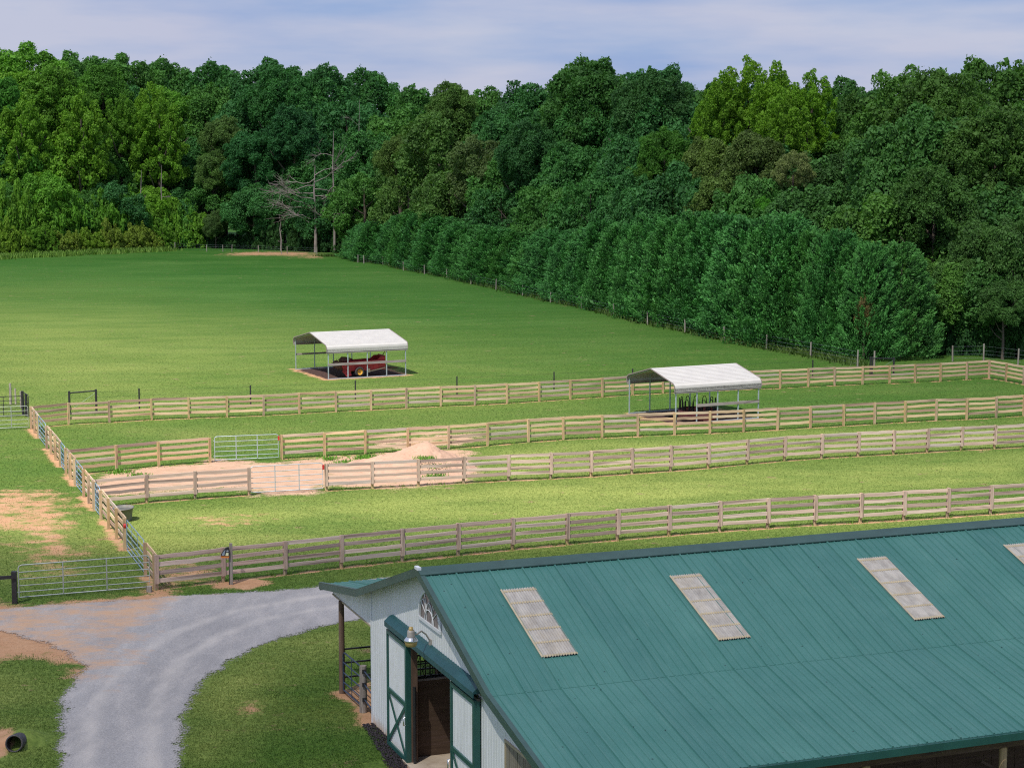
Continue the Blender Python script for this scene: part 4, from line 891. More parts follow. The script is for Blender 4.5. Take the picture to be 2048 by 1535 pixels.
# gravel drive
gxs = np.arange(-24, 34, .2); gys = np.arange(38, 92, .2); V, Fc = grid(gxs, gys, .006); sd = sdist(V[:, :2].astype(np.float64), GRAVEL)
keep = sd[Fc].max(1) > -.9; used = np.unique(Fc[keep]); remap = -np.ones(len(V), int); remap[used] = np.arange(len(used))
V = V[used]; Fc = remap[Fc[keep]]; sd = sd[used]
warm = np.clip(1.0 - sdist(V[:, :2].astype(np.float64), SOIL[1][0]) / -2.2, 0, 1); warm = np.where(sdist(V[:, :2].astype(np.float64), SOIL[1][0]) > 0, 1, warm)
V[:, 2] += np.clip(sd * .05, 0, .05) + .008
def gravelmat():
    m, t, b, o = mat_new('grey_blue_gravel'); P = geo(t)
    at = N(t, 'ShaderNodeAttribute'); at.attribute_name = 'edge'; aw = N(t, 'ShaderNodeAttribute'); aw.attribute_name = 'warm'
    n1 = noise(t, P, .35, 5, .6, (1.2, .5, 1)); n2 = noise(t, P, 24, 4, .7); n3 = noise(t, P, 1.4, 5, .6, (1, .35, 1))
    v = N(t, 'ShaderNodeTexVoronoi'); v.inputs['Scale'].default_value = 26; t.links.new(P, v.inputs['Vector'])
    cc = ramp(t, n1, [(.3, (.30, .29, .29)), (.7, (.42, .405, .40))]); cc = mixc(t, ramp(t, n3, [(.45, 0.0), (.75, .6)]), cc, (.56, .52, .49))
    cc = mixc(t, ramp(t, n2, [(.35, .65), (.55, 0.0)]), cc, (.21, .205, .215)); cc = mixc(t, ramp(t, n2, [(.6, 0.0), (.78, .6)]), cc, (.60, .60, .62))
    cc = mixc(t, ramp(t, v.outputs['Color'], [(.7, 0.0), (.95, .35)]), cc, (.55, .53, .52))
    tk = N(t, 'ShaderNodeAttribute'); tk.attribute_name = 'track'
    cc = mixc(t, ramp(t, math_(t, 'MULTIPLY', tk.outputs['Fac'], math_(t, 'ADD', math_(t, 'MULTIPLY', n3, 1.6), .1)), [(.3, 0.0), (1.0, .55)]), cc, (.56, .52, .48))
    wmix = ramp(t, math_(t, 'SUBTRACT', math_(t, 'MULTIPLY', aw.outputs['Fac'], .62), math_(t, 'SUBTRACT', math_(t, 'MULTIPLY', noise(t, P, .8, 8, .76, (.7, 1.2, 1), (4, 4, 0)), 2.4), .85)), [(.0, 0.0), (.5, .9)])
    cc = mixc(t, wmix, cc, (.55, .35, .22)); t.links.new(cc, b.inputs['Base Color']); b.inputs['Roughness'].default_value = .95; b.inputs['Specular IOR Level'].default_value = .15
    bump(t, b, n2, .6, .04)
    tr = N(t, 'ShaderNodeBsdfTransparent'); ms = N(t, 'ShaderNodeMixShader')
    nn = math_(t, 'ADD', math_(t, 'MULTIPLY', noise(t, P, .9, 8, .72), 1.3), math_(t, 'MULTIPLY', noise(t, P, 17, 3, .7), 1.1))
    a = ramp(t, math_(t, 'ADD', at.outputs['Fac'], math_(t, 'SUBTRACT', nn, 1.2)), [(-.0, 0.0), (.10, 1.0)])
    t.links.new(a, ms.inputs[0]); t.links.new(tr.outputs[0], ms.inputs[1]); t.links.new(b.outputs[0], ms.inputs[2]); t.links.new(ms.outputs[0], o.inputs[0]); return m
me = fastmesh('gravel_road', V, Fc, gravelmat(), True); setattr_(me, 'edge', sd); setattr_(me, 'warm', warm)
cl = poly([(238, 1700), (238, 1535), (243, 1450), (262, 1385), (310, 1325), (390, 1272), (500, 1232), (620, 1210), (760, 1190), (1000, 1160)])
dc = -sdist(V[:, :2].astype(np.float64), cl, False)
setattr_(me, 'track', np.clip(1 - np.abs(dc - .85) / .6, 0, 1) + np.clip(1 - dc / .3, 0, 1) * .0)
tag(link('gravel_road', me), 'curving grey blue gravel drive between lawn and fence', None, None, 'structure')
# pale wheel-worn patch
# dirt pile
pc = G(838, 937); nx, ny = 110, 110
xs = np.linspace(-5.0, 4.0, nx); ys = np.linspace(-3.6, 4.2, ny); X, Y = np.meshgrid(xs, ys)
from mathutils import noise as mn
H = np.zeros_like(X)
for i in range(ny):
    for j in range(nx):
        x, y = X[i, j], Y[i, j]
        r1 = math.hypot((x - .35) / (4.0 if x < .35 else 2.8), y / 3.0); r2 = math.hypot((x + 2.0) / 2.6, (y + .2) / 2.4)
        h = max(1.50 * max(0, 1 - r1) ** .95 * (1 - .12 * math.exp(-r1 * 30)), .80 * max(0, 1 - r2) ** .8)
        h += (mn.noise(Vector((x * .9, y * .9, 3))) * .16 + mn.noise(Vector((x * 3, y * 3, 7))) * .07 + mn.noise(Vector((x * 8, y * 8, 1))) * .045) * min(1, h * 2.5)
        H[i, j] = h - .03
V = np.stack([X.ravel() + pc.x, Y.ravel() + pc.y, H.ravel()], 1); i_ = np.arange(nx * ny).reshape(ny, nx)
Fc = np.stack([i_[:-1, :-1].ravel(), i_[:-1, 1:].ravel(), i_[1:, 1:].ravel(), i_[1:, :-1].ravel()], 1)
Fc = Fc[V[:, 2][Fc].max(1) > -.015]
used = np.unique(Fc); remap = -np.ones(len(V), int); remap[used] = np.arange(len(used)); V = V[used]; Fc = remap[Fc]
m, t, b, o = mat_new('pink_clay_soil'); P = geo(t); n1 = noise(t, P, 1.2, 6, .65); n2 = noise(t, P, 9, 5, .7)
cc = ramp(t, n1, [(.3, (.42, .255, .175)), (.7, (.52, .345, .25))]); cc = mixc(t, ramp(t, n2, [(.56, 0.0), (.7, .7)]), cc, (.34, .16, .10)); t.links.new(cc, b.inputs['Base Color']); b.inputs['Roughness'].default_value = .95
bump(t, b, n2, .5, .08); PINK = m
tag(link('dirt_pile', fastmesh('dirt_pile', V, Fc, m, True)), 'heap of pink clay soil between the two middle paddock fences', 'dirt pile')

# ------------------------------------------------------------------ grass blades over the nearer lawns (one mass nobody could count)
rnd = np.random.default_rng(12)
def blades(n, y0, y1, h0, wd):
    yy = rnd.uniform(y0, y1, n * 2); dens = (y0 / yy) ** 1.2 * np.clip((y1 - yy) / (y1 - y0) * 1.8, 0, 1) ** (1 if y1 > 100 else 0); yy = yy[rnd.uniform(0, 1, n * 2) < dens][:n]; k = len(yy)
    xx = yy * rnd.uniform(-.30, .30, k)
    Q = np.stack([xx, yy], 1); s, a, d = zones(Q); g = sdist(Q, GRAVEL)
    l = (Q - np.array([BO.x, BO.y])); le_ = l @ np.array([Be.x, Be.y]); ls_ = l @ np.array([Bs.x, Bs.y])
    ok = (np.maximum(np.maximum(s, a), d) < rnd.uniform(.15, .75, k)) & (g < rnd.uniform(-.25, .12, k)) & ~((le_ > -.05) & (ls_ > -3.2) & (ls_ < 15)) & ~((le_ > -1.3) & (le_ < .1) & (ls_ > 3.3) & (ls_ < 7.2))
    ok &= sdist(Q, MU) < -.03
    Q = Q[ok]; k = len(Q); an = rnd.uniform(0, 2 * math.pi, k); sc_ = np.clip(Q[:, 1] / 60, 1, 2.0); hh = h0 * rnd.uniform(.5, 1.3, k); ww = wd * rnd.uniform(.6, 1.3, k) * sc_ ** .6 * .42
    b_ = np.stack([Q[:, 0], Q[:, 1], np.full(k, -.005)], 1); sd_ = np.stack([np.cos(an) * ww, np.sin(an) * ww, np.zeros(k)], 1)
    ln = np.stack([rnd.normal(0, .45, k) * hh, rnd.normal(0, .45, k) * hh, hh], 1)
    V = np.stack([b_ - sd_, b_ + sd_, b_ + ln], 1).reshape(-1, 3); Fc = np.arange(3 * k).reshape(-1, 3); return V, Fc
def grassmat():
    m, t, b, o = mat_new('grass_blades'); P = geo(t)
    mott = noise(t, P, .055, 6, .62, (.8, 1.5, 1), (3, 8, 0)); g = ramp(t, noise(t, P, .22, 5, .6, (.8, 1.6, 1)), [(.28, (0.099, 0.195, 0.040)), (.50, (0.152, 0.239, 0.048)), (.74, (0.231, 0.272, 0.069))])
    g = mixc(t, ramp(t, noise(t, P, .6, 6, .7, (.6, 1.3, 1), (7, 3, 0)), [(.60, 0.0), (.78, .6)]), g, (.26, .22, .09))
    bands = noise(t, P, .10, 5, .6, (.22, 1.5, 1), (11, 2, 0)); g = mixc(t, ramp(t, bands, [(.40, .75), (.60, 0.0)]), g, mixc(t, 1.0, g, (.60, .80, .66), 'MULTIPLY'))
    g = mixc(t, ramp(t, mott, [(.36, .9), (.56, 0.0)]), g, mixc(t, 1.0, g, (.68, .86, .64), 'MULTIPLY')); g = mixc(t, ramp(t, mott, [(.54, 0.0), (.70, .55)]), g, (.30, .32, .10))
    g = mixc(t, ramp(t, noise(t, P, 30, 2), [(.3, .7), (.6, 0.0)]), g, (.035, .075, .014)); g = mixc(t, ramp(t, noise(t, P, 21, 2, .5, None, (5, 5, 5)), [(.52, 0.0), (.8, .6)]), g, (.24, .26, .08))
    ad = N(t, 'ShaderNodeAttribute'); ad.attribute_name = 'lit_dry'
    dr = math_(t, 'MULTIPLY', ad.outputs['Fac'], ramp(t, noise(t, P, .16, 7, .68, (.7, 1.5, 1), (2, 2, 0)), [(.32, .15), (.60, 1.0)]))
    g = mixc(t, math_(t, 'MULTIPLY', dr, .85), g, ramp(t, noise(t, P, 24, 2), [(.3, (.20, .245, .06)), (.7, (.40, .43, .13))]))  # blades take the same painted sunlight and worn tint as the ground
    t.links.new(g, b.inputs['Base Color']); b.inputs['Roughness'].default_value = .7; b.inputs['Specular IOR Level'].default_value = .2
    tr = N(t, 'ShaderNodeBsdfTranslucent'); t.links.new(g, tr.inputs[0]); ms = N(t, 'ShaderNodeMixShader'); ms.inputs[0].default_value = .35
    t.links.new(b.outputs[0], ms.inputs[1]); t.links.new(tr.outputs[0], ms.inputs[2]); t.links.new(ms.outputs[0], o.inputs[0]); return m
GM = grassmat()
Va, Fa = blades(420000, 46, 76, .055, .028); Vb, Fb = blades(420000, 76, 190, .05, .03)
Vg = np.concatenate([Va, Vb]); gm_ = fastmesh('lawn_grass', Vg, np.concatenate([Fa, Fb + len(Va)]), GM); setattr_(gm_, 'lit_dry', np.repeat(lit_dryness(Vg[::3, :2].astype(np.float64)), 3))
tag(link('lawn_grass', gm_), 'short green grass blades of the lawn and paddocks', 'grass', None, 'stuff')
# rough weeds: tufts on the dirt pile and along the far field edge
def tufts(name, label, pts, h, wd, n, col, spread):
    k = len(pts) * n; c = np.repeat(np.array(pts), n, 0); q = c + np.stack([rnd.normal(0, spread, k), rnd.normal(0, spread, k), np.zeros(k)], 1)
    an = rnd.uniform(0, 6.28, k); hh = h * rnd.uniform(.4, 1.2, k); sd_ = np.stack([np.cos(an), np.sin(an), np.zeros(k)], 1) * wd; ln = np.stack([rnd.normal(0, .35, k) * hh, rnd.normal(0, .35, k) * hh, hh], 1)
    V = np.stack([q - sd_, q + sd_, q + ln + sd_ * .3, q + ln - sd_ * .3], 1).reshape(-1, 3); o = link(name, fastmesh(name, V, np.arange(4 * k).reshape(-1, 4), M['leaf']))
    setattr_(o.data, 'tone', np.repeat(rnd.uniform(.4, 1.3, k), 4)); o.color = col + (1,); return tag(o, label, 'weeds', None, 'stuff')
tp = [list(G(x, y, z)) for x, y, z in ((858, 931, .45), (867, 931, .45), (875, 932, .42), (868, 945, .15), (872, 952, .05), (866, 955, .03), (724, 917, 0), (735, 915, 0), (850, 918, .8), (690, 926, 0), (660, 918, 0), (280, 952, 0), (240, 945, 0))]
tufts('weed_tufts', 'small green weed tufts on and beside the pink dirt pile', tp, .16, .03, 160, (.085, .17, .035), .30)
fl = []
for pts_ in (F1, F2a, F2b, F3a, F3b, F4):
    for a_, b_ in zip(pts_, pts_[1:]):
        for k_ in range(5):
            q_ = a_.lerp(b_, rnd.uniform(0, 1)); fl.append([q_.x, q_.y + rnd.uniform(0, .12), 0])
        fl.append([a_.x, a_.y, 0])
tufts('fence_grass', 'longer grass left standing under the board fences', fl, .12, .014, 12, (.09, .15, .035), .10)
fe = []
for x in range(-80, 340, 3): fe.append(list(G(x, 517 - max(0, x) * .05 + rnd.uniform(-4, 2))))
tufts('tall_weeds', 'tall straw coloured weeds at the far left field edge', fe, 0.75, .10, 40, (.11, .17, .045), 1.1)
hw = [list(G(x + rnd.uniform(-6, 6), np.interp(x, [h[0] for h in HED], [h[1] for h in HED]) - 3)) for x in range(640, 1720, 4)]
tufts('hedge_weeds', 'dark rough grass under the foot of the conifer hedge', hw, .5, .07, 20, (.06, .09, .03), .5)
# ------------------------------------------------------------------ trees
from mathutils import noise as mn
rt = np.random.default_rng(21)
def unit(v): return v / (np.linalg.norm(v, axis=-1, keepdims=True) + 1e-9)
def leaves(P, Nrm, size, jitter=.6, aspect=.62, tone=None, up=.25, along=None):
    k = len(P); n = unit(Nrm + rt.normal(0, jitter, (k, 3)) + np.array([0, 0, up])); a = unit(np.cross(n, rt.normal(0, 1, (k, 3)))) if along is None else unit(along)
    b = unit(np.cross(n, a)); s = size * np.exp(rt.normal(-.05, .36, (k, 1)))
    V = np.stack([P - a * s, P + b * s * aspect + n * s * .12, P + a * s, P - b * s * aspect + n * s * .12], 1).reshape(-1, 3)
    return V, (np.repeat(tone, 4) if tone is not None else np.ones(4 * k))
def crown(name, lobes, nl, leaf, mat, inner=.35):
    """lobes: (centre, radius, tone). leaves sit on the outer shells of the lobes"""
    C = np.array([l[0] for l in lobes]); R = np.array([l[1] for l in lobes]); T = np.array([l[2] for l in lobes])
    idx = rt.choice(len(C), nl, p=R ** 2 / (R ** 2).sum()); d = unit(rt.normal(0, 1, (nl, 3))); d[:, 2] = np.where(d[:, 2] < -.6, -d[:, 2], d[:, 2])
    rad_ = R[idx] * rt.uniform(.55, 1.08, nl) ** .6 * np.where(rt.random(nl) < .12, rt.uniform(1.02, 1.35, nl), 1); P = C[idx] + d * rad_[:, None] * np.array([1, 1, .85])
    dd = np.linalg.norm((P[:, None, :] - C[None]) / R[None, :, None], axis=2); dd[np.arange(nl), idx] = 9; keep = dd.min(1) > .5
    P, d, idx = P[keep], d[keep], idx[keep]
    V, t = leaves(P, d, leaf, .75, .62, T[idx] * rt.uniform(.65, 1.35, len(P)))
    me = fastmesh(name, V, np.arange(len(V)).reshape(-1, 4), mat); setattr_(me, 'tone', t); return me
def lobes_oak(seed, flat=1.0, nbig=26, sub=12, low=-.9):
    r = np.random.default_rng(seed); out = []
    for i in range(nbig):
        z = 1 - 2 * (i + .5) / nbig; z = z * (1 - low) / 2 + (1 + low) / 2; ph = i * 2.399 + r.normal(0, .3); q = math.sqrt(max(0, 1 - z * z)) * (1.0 if z > 0 else 1.08)
        k = 1 + .22 * mn.noise(Vector((math.cos(ph) * 1.3 + seed * 3, math.sin(ph) * 1.3, z * 1.5)))
        c = np.array([q * math.cos(ph), q * math.sin(ph), z * flat]) * r.uniform(.58, .74) * k; R = r.uniform(.22, .38); T = r.uniform(.75, 1.2)
        out.append((c, R * .92, T * .8))
        for j in range(sub):
            dd = r.normal(0, 1, 3); dd /= np.linalg.norm(dd); dd += c * .9; dd[2] += .35; dd /= np.linalg.norm(dd)
            out.append((c + dd * R * r.uniform(.6, 1.05), R * r.uniform(.20, .48), T * r.uniform(.7, 1.3)))
    return out
def lobes_poplar(seed):
    r = np.random.default_rng(seed); out = []
    tops = [(0, 0, 1.0, .50)] + [(.52 * math.cos(a), .52 * math.sin(a), r.uniform(.42, .85), .42) for a in (r.uniform(0, 1) + k * 6.283 / 6 for k in range(6))]
    for tx, ty, tz, tr_ in tops:
        n = 16
        for i in range(n):
            t = i / (n - 1); z = -1 + (tz + 1) * t; q = tr_ * (1 - t ** 2.2) ** .8; ph = i * 2.399 + r.uniform(0, .5)
            c = np.array([tx * (1 - .25 * (1 - t)) + q * math.cos(ph), ty + q * math.sin(ph), z - .03])
            for j in range(4): out.append((c + np.array([r.normal(0, .06), r.normal(0, .06), j * .055 - .05]), .12 * r.uniform(.6, 1.15) * (1.1 - j * .13), r.uniform(.6, 1.1) + .12 * j))
    return out
def lobes_shrub(seed):
    r = np.random.default_rng(seed); out = []
    for i in range(26):
        z = (i / 25); q = math.sqrt(max(0, 1 - z * z)); ph = i * 2.399; c = np.array([q * math.cos(ph), q * math.sin(ph), z * 1.0]) * r.uniform(.6, .85)
        for j in range(6): out.append((c + r.normal(0, .13, 3), r.uniform(.09, .17), r.uniform(.55, 1.4)))
    return out
OAK = [crown('crown', lobes_oak(s, f, nb, 12, lw), 72000, .0215, M['leaf']) for s, f, nb, lw in ((1, 1.0, 26, -.9), (2, .92, 30, -.9), (3, 1.05, 22, -.8), (4, .96, 34, -.9), (5, 1.0, 28, -.7))]
THIN = [crown('crown', lobes_oak(s, 1.0, 20, 9, -.8), 26000, .025, M['leaf']) for s in (8, 9)]
POP = [crown('crown', lobes_poplar(s), 36000, .024, M['leaf']) for s in (11, 12, 13)]
SHR = [crown('crown', lobes_shrub(s), 15000, .038, M['leaf']) for s in (15, 16, 17)]
def cypress(seed, n=430, rad0=.36, nl=52000):
    """unit height 1: upswept tufts of spray over a full column"""
    r = np.random.default_rng(seed); C = []; R_ = []; T = []; DR = []
    for i in range(n):
        z = (i + .5) / n * .97 + .01; z = z ** .92; R = rad0 * (1 - z) ** .42 * (1 if z > .06 else .85) * r.uniform(.84, 1.0) + .006; ph = i * 2.399 + r.normal(0, .3); R *= 1 + .34 * mn.noise(Vector((math.cos(ph) * 2.2 + seed, math.sin(ph) * 2.2, z * 9)))
        rd = np.array([math.cos(ph), math.sin(ph), 0]); C.append(rd * R + np.array([0, 0, z])); R_.append(r.uniform(.028, .056) * (1.15 - .5 * z)); T.append(r.uniform(.45, 1.35)); DR.append(unit(rd + np.array([.35, 0, r.uniform(.6, 1.3)])))
    C, R_, T, DR = map(np.array, (C, R_, T, DR)); idx = rt.integers(0, n, nl); u_ = rt.uniform(-1, 1, nl)
    off = rt.normal(0, .42, (nl, 3)) * (1.1 - np.clip(u_, 0, 1) * .8)[:, None]
    P = C[idx] + (DR[idx] * u_[:, None] * 1.5 + off) * R_[idx][:, None]; A_ = DR[idx] + rt.normal(0, .35, (nl, 3))
    Nn = unit(C[idx] * np.array([1, 1, 0])) + np.array([0, 0, .7]); V, t = leaves(P, Nn, .0092, .45, .40, T[idx] * (.72 + .38 * (u_ + .3)), .2, A_)
    me = fastmesh('foliage', V, np.arange(len(V)).reshape(-1, 4), M['needle']); setattr_(me, 'tone', t); return me
CYP = [cypress(31), cypress(32), cypress(33)]
def trunkmesh(seed, nl=5):
    r = random.Random(seed); m = MB(); m.tube([(0, 0, -.02), (.01, 0, .25), (.0, .01, .6), (.02, 0, 1.0)], [.030, .022, .016, .006], 8)
    for i in range(nl):
        z = .28 + .5 * i / nl; a = i * 2.4 + r.random(); L_ = r.uniform(.2, .34)
        m.tube([(0, 0, z), (math.cos(a) * L_ * .5, math.sin(a) * L_ * .5, z + .08), (math.cos(a) * L_, math.sin(a) * L_, z + .22)], [.012, .008, .003], 6)
    return m.mesh('trunk', M['bark'])
TRK = [trunkmesh(s) for s in (1, 2, 3)]
TR = random.Random(77)
def tree(kind, P, H, R, color, label, group, low=None, cat='tree', name='broadleaf_tree', rot=None):
    """P ground point, H height, R crown radius"""
    t = empty(name, P, TR.uniform(0, 6.28) if rot is None else rot, label, cat, group)
    me = TR.choice({'oak': OAK, 'thin': THIN, 'pop': POP, 'shrub': SHR, 'cyp': CYP}[kind])
    if kind == 'cyp':
        c = link('foliage', me, None, t, (0, 0, .1), (0, 0, 0), (R / .36, R / .36, H)); t.rotation_euler.z = TR.uniform(-.4, .4) + TR.choice((0, 0, 1.2, -1.2))
    elif kind == 'shrub': c = link('crown', me, None, t, (0, 0, 0), (0, 0, 0), (R, R, H))
    else:
        zlow = H * .1 if low is None else low; hz = (H - zlow) / 2; c = link('crown', me, None, t, (0, 0, zlow + hz * 1.0), (0, 0, 0), (R, R, hz / 1.02))
    c.color = tuple(color) + (1,)
    link('trunk', TR.choice(TRK), None, t, (0, 0, 0), (0, 0, 0), (H * .75, H * .75, H * (.85 if kind != 'shrub' else .6)))
    return t
ORD = ['first', 'second', 'third', 'fourth', 'fifth', 'sixth', 'seventh', 'eighth', 'ninth', 'tenth', 'eleventh', 'twelfth', 'thirteenth', 'fourteenth', 'fifteenth', 'sixteenth', 'seventeenth', 'eighteenth', 'nineteenth', 'twentieth']
def ordn(i):
    tens = ['', '', 'twenty', 'thirty', 'forty', 'fifty', 'sixty', 'seventy', 'eighty', 'ninety']
    if i < 20: return ORD[i]
    n = i + 1; return (tens[n // 10] + ('ieth' if False else '')) .replace('y', 'ieth') if n % 10 == 0 else tens[n // 10] + ' ' + ORD[n % 10 - 1]
SKY = [(-80, 112), (0, 100), (30, 84), (70, 88), (110, 88), (150, 102), (190, 104), (240, 108), (300, 112), (340, 122), (390, 110), (450, 125), (500, 107), (545, 118), (620, 130), (680, 128), (715, 124), (760, 140), (800, 165), (850, 182), (905, 170), (960, 175), (1010, 180), (1060, 170), (1110, 152), (1150, 130), (1200, 115),
       (1250, 130), (1330, 135), (1380, 142), (1440, 170), (1500, 160), (1540, 160), (1620, 160), (1680, 166), (1720, 152), (1760, 135), (1800, 132), (1860, 128), (1900, 127), (1960, 120), (2010, 115), (2130, 118)]
EDGE = [(-80, 316), (0, 318), (350, 345), (480, 340), (700, 322), (728, 306)] + [(x, G(x, y).y) for x, y in HED[3:]] + [(1800, 149), (1900, 150), (2130, 146)]
HT = [(700, 470), (760, 445), (850, 425), (950, 455), (1100, 470), (1300, 440), (1450, 430), (1560, 440), (1700, 480), (1760, 520)]
ip = lambda tb, x: float(np.interp(x, [a for a, _ in tb], [b for _, b in tb]))
DG = [(.042, .118, .040), (.036, .106, .044), (.052, .128, .038), (.042, .118, .046), (.058, .134, .036), (.036, .102, .040)]
LG = [(.085, .185, .028), (.105, .200, .026), (.070, .170, .032)]
OL = [(.060, .112, .034), (.054, .108, .036), (.068, .120, .036)]
rows = [('in the hidden heart of the wood', 60, .30, 1.1), ('along the skyline', 46, 0.0, 1.00), ('just under the skyline trees', 30, .18, .92), ('half way down the wooded slope', 17, .42, .85), ('at the foot of the wood', 5, .66, .72)]
def place(x, ytop, Y, Rpx): # crown radius from its half width in the photo
    top = D(x, ytop, Y); return Vector((top.x, Y, 0)), top.z, Rpx / F * Y
made = []
for ri, (rowname, off, fr, rs) in enumerate(rows):
    x = -70.0; k = 0; lst = []
    while x < 2110:
        Y = ip(EDGE, x) + (off if not 700 < x < 1780 else 24 * min(1, (x - 700) / 120) + off * 1.5) + TR.uniform(-3, 3)
        base = ip(HT, x) if 700 < x < 1770 else (500 if x <= 700 else 700)
        s = ip(SKY, x); yt = s + (base - s) * fr + TR.uniform(-1, 1) * (4 if fr == 0 else 20)
        R = TR.uniform(7.6, 10.2) * rs * (1.0 if x < 900 else .92); P, H, _ = place(x, yt, Y, 1)
        H = max(H, 5.5); R = min(R, H * .48)
        if x < 360: col = TR.choice(LG if TR.random() < (.6 if ri > 1 else .3) else DG)
        elif 800 < x < 1000 and ri > 1: col = TR.choice(OL + DG[:1])
        elif x > 1560: col = TR.choice([(.058, .125, .034), (.050, .115, .036), (.064, .132, .034), (.046, .108, .036)])
        else: col = TR.choice(DG)
        lst.append((P, H, R, col, 'oak' if TR.random() > .13 or ri < 2 else 'thin'))
        x += R * 1.15 / Y * F
    for i, (P, H, R, col, kd) in enumerate(lst):
        tone = 'yellow green' if col in LG else ('olive' if col in OL else ('blue green' if col[2] >= .034 else 'dark green'))
        low = max(.5, H - R * 2.4) if ri < 4 else max(.5, H - R * 3.2)
        tree(kd, P, H, R, col, '%s broadleaf tree %s, %s from the left' % (tone, rowname, ordn(i)), 'broadleaf trees ' + rowname, low=low)
# trees one can single out: (kind, x, top y, extra distance behind the edge, half width px, colour, label, lower edge fraction)
spec = [
 ('pop', 1500, 124, 30, 78, (.105, .185, .018), 'tall lime green tulip tree, middle and highest of the bright group'), ('pop', 1555, 132, 26, 66, (.10, .18, .018), 'lime green tree right of the tallest bright tree'),
 ('pop', 1445, 150, 25, 56, (.095, .175, .02), 'lime green tree at the left of the bright group'), ('pop', 1622, 146, 28, 56, (.10, .19, .018), 'lime green tree at the right end of the bright group'), ('pop', 1405, 205, 24, 30, (.10, .19, .02), 'small lime green tree low at the left of the bright group'), ('pop', 1575, 185, 22, 60, (.10, .18, .02), 'lime green tree filling the gap in the bright group'),
 ('pop', 160, 192, 10, 62, (.095, .175, .022), 'pointed yellow green tree at left, lowest point of three'), ('pop', 300, 172, 16, 50, (.095, .18, .02), 'tallest pointed yellow green tree left of the dark wood'), ('pop', 318, 205, 8, 60, (.085, .165, .02), 'broad pointed yellow green tree under the tallest one'), ('pop', 240, 195, 14, 42, (.08, .16, .024), 'narrow yellow green tree between two broader pointed ones'),
 ('oak', 105, 128, 24, 72, (.075, .155, .024), 'round topped yellow green tree high at the far left'), ('pop', 45, 195, 14, 64, (.09, .17, .02), 'yellow green tree low at the far left edge'), ('oak', 200, 128, 26, 62, (.06, .14, .026), 'mid green tree near the skyline at left'), ('oak', 5, 155, 22, 55, (.055, .15, .03), 'bright green tree cut by the left frame edge'),
 ('oak', 905, 163, 22, 52, (.066, .118, .034), 'olive pine-like tree standing above the gap in the skyline'), ('thin', 880, 215, 14, 90, (.060, .112, .034), 'large olive tree above the far part of the hedge'), ('thin', 960, 270, 10, 70, (.072, .100, .045), 'thin greyish tree showing its bare branches above the hedge'), ('oak', 800, 265, 10, 50, (.070, .108, .034), 'olive brown tree right of the dead snag'),
 ('oak', 445, 230, 14, 45, (.068, .112, .038), 'olive tree in the dark wood left of the dead oak'), ('oak', 425, 300, 6, 42, (.066, .115, .036), 'rounded olive tree low in the wood left of the dead oak'), ('oak', 430, 420, 0, 26, (.06, .10, .04), 'small greyish olive tree beside the field edge fence posts'),
 ('oak', 560, 130, 30, 75, (.032, .10, .034), 'big dark green domed tree above the dead oak'), ('oak', 510, 260, 8, 62, (.026, .090, .036), 'deep blue green tree left of the dead oak'), ('oak', 590, 210, 12, 62, (.024, .080, .036), 'deep green tree rising straight behind the dead oak'),
 ('oak', 1180, 120, 34, 105, (.038, .095, .028), 'great rounded oak crowning the wood right of centre'), ('oak', 1310, 140, 32, 80, (.036, .088, .034), 'wide dark oak right of the great rounded oak'), ('oak', 1060, 235, 16, 70, (.030, .084, .034), 'dark green oak above the middle of the hedge'),
 ('oak', 1330, 255, 14, 52, (.050, .125, .024), 'fresh green tree on the slope above the hedge centre'), ('oak', 1275, 330, 8, 36, (.060, .13, .024), 'small fresh green tree left of the brown flowering trees'),
 ('oak', 1420, 275, 12, 70, (.088, .125, .038), 'brownish flowering tree right of the fresh green one'), ('oak', 1510, 262, 15, 80, (.068, .095, .034), 'darkest brown flowering tree under the lime group'), ('oak', 1345, 360, 7, 58, (.118, .150, .055), 'pale brown flowering tree just above the hedge'), ('oak', 1445, 345, 8, 70, (.080, .118, .038), 'olive brown tree between two flowering trees'), ('thin', 1590, 300, 10, 40, (.14, .155, .075), 'pale blossoming tree at the right of the brown group'),
 ('oak', 1530, 392, 6, 34, (.060, .180, .026), 'small vivid green tree peeping over the hedge top'), ('oak', 1240, 420, 5, 40, (.07, .11, .045), 'dull grey green tree just over the hedge middle'),
 ('oak', 1760, 190, 34, 120, (.050, .102, .028), 'huge rounded oak left of the biggest trees at right'), ('oak', 1880, 140, 36, 115, (.054, .105, .028), 'huge oak on the skyline at right'), ('oak', 1990, 205, 24, 110, (.052, .100, .028), 'massive oak filling the right edge half way up'), ('oak', 1700, 300, 18, 95, (.042, .090, .032), 'spreading oak with layered boughs behind the hedge end'),
 ('oak', 1870, 330, 16, 90, (.048, .10, .030), 'dense oak above the lone conifer'), ('oak', 1960, 440, 6, 78, (.052, .104, .034), 'drooping oak bough mass right of the lone conifer'), ('oak', 2050, 420, 5, 80, (.050, .10, .034), 'drooping oak mass cut by the right frame edge'), ('oak', 1900, 520, 4, 60, (.05, .102, .034), 'small leafy tree right beside the lone conifer'), ('oak', 2010, 560, 1, 52, (.048, .10, .034), 'low hanging leafy tree over the far right fence'),
]
for kd, x, yt, off, rpx, col, lb in spec:
    Y = ip(EDGE, x) + (off if not 700 < x < 1780 else 22 * min(1, (x - 700) / 120) + off * 1.35); P, H, R = place(x, yt, Y, rpx)
    low = max(.3, H - R * 2.6) if kd == 'pop' else max(.8, H - 2.3 * R)
    if off < 7 and x > 1850: low = .6 if x < 1950 else 2.2
    tree(kd, P, H, R, col, lb, 'single trees standing out in the wood', low=low)
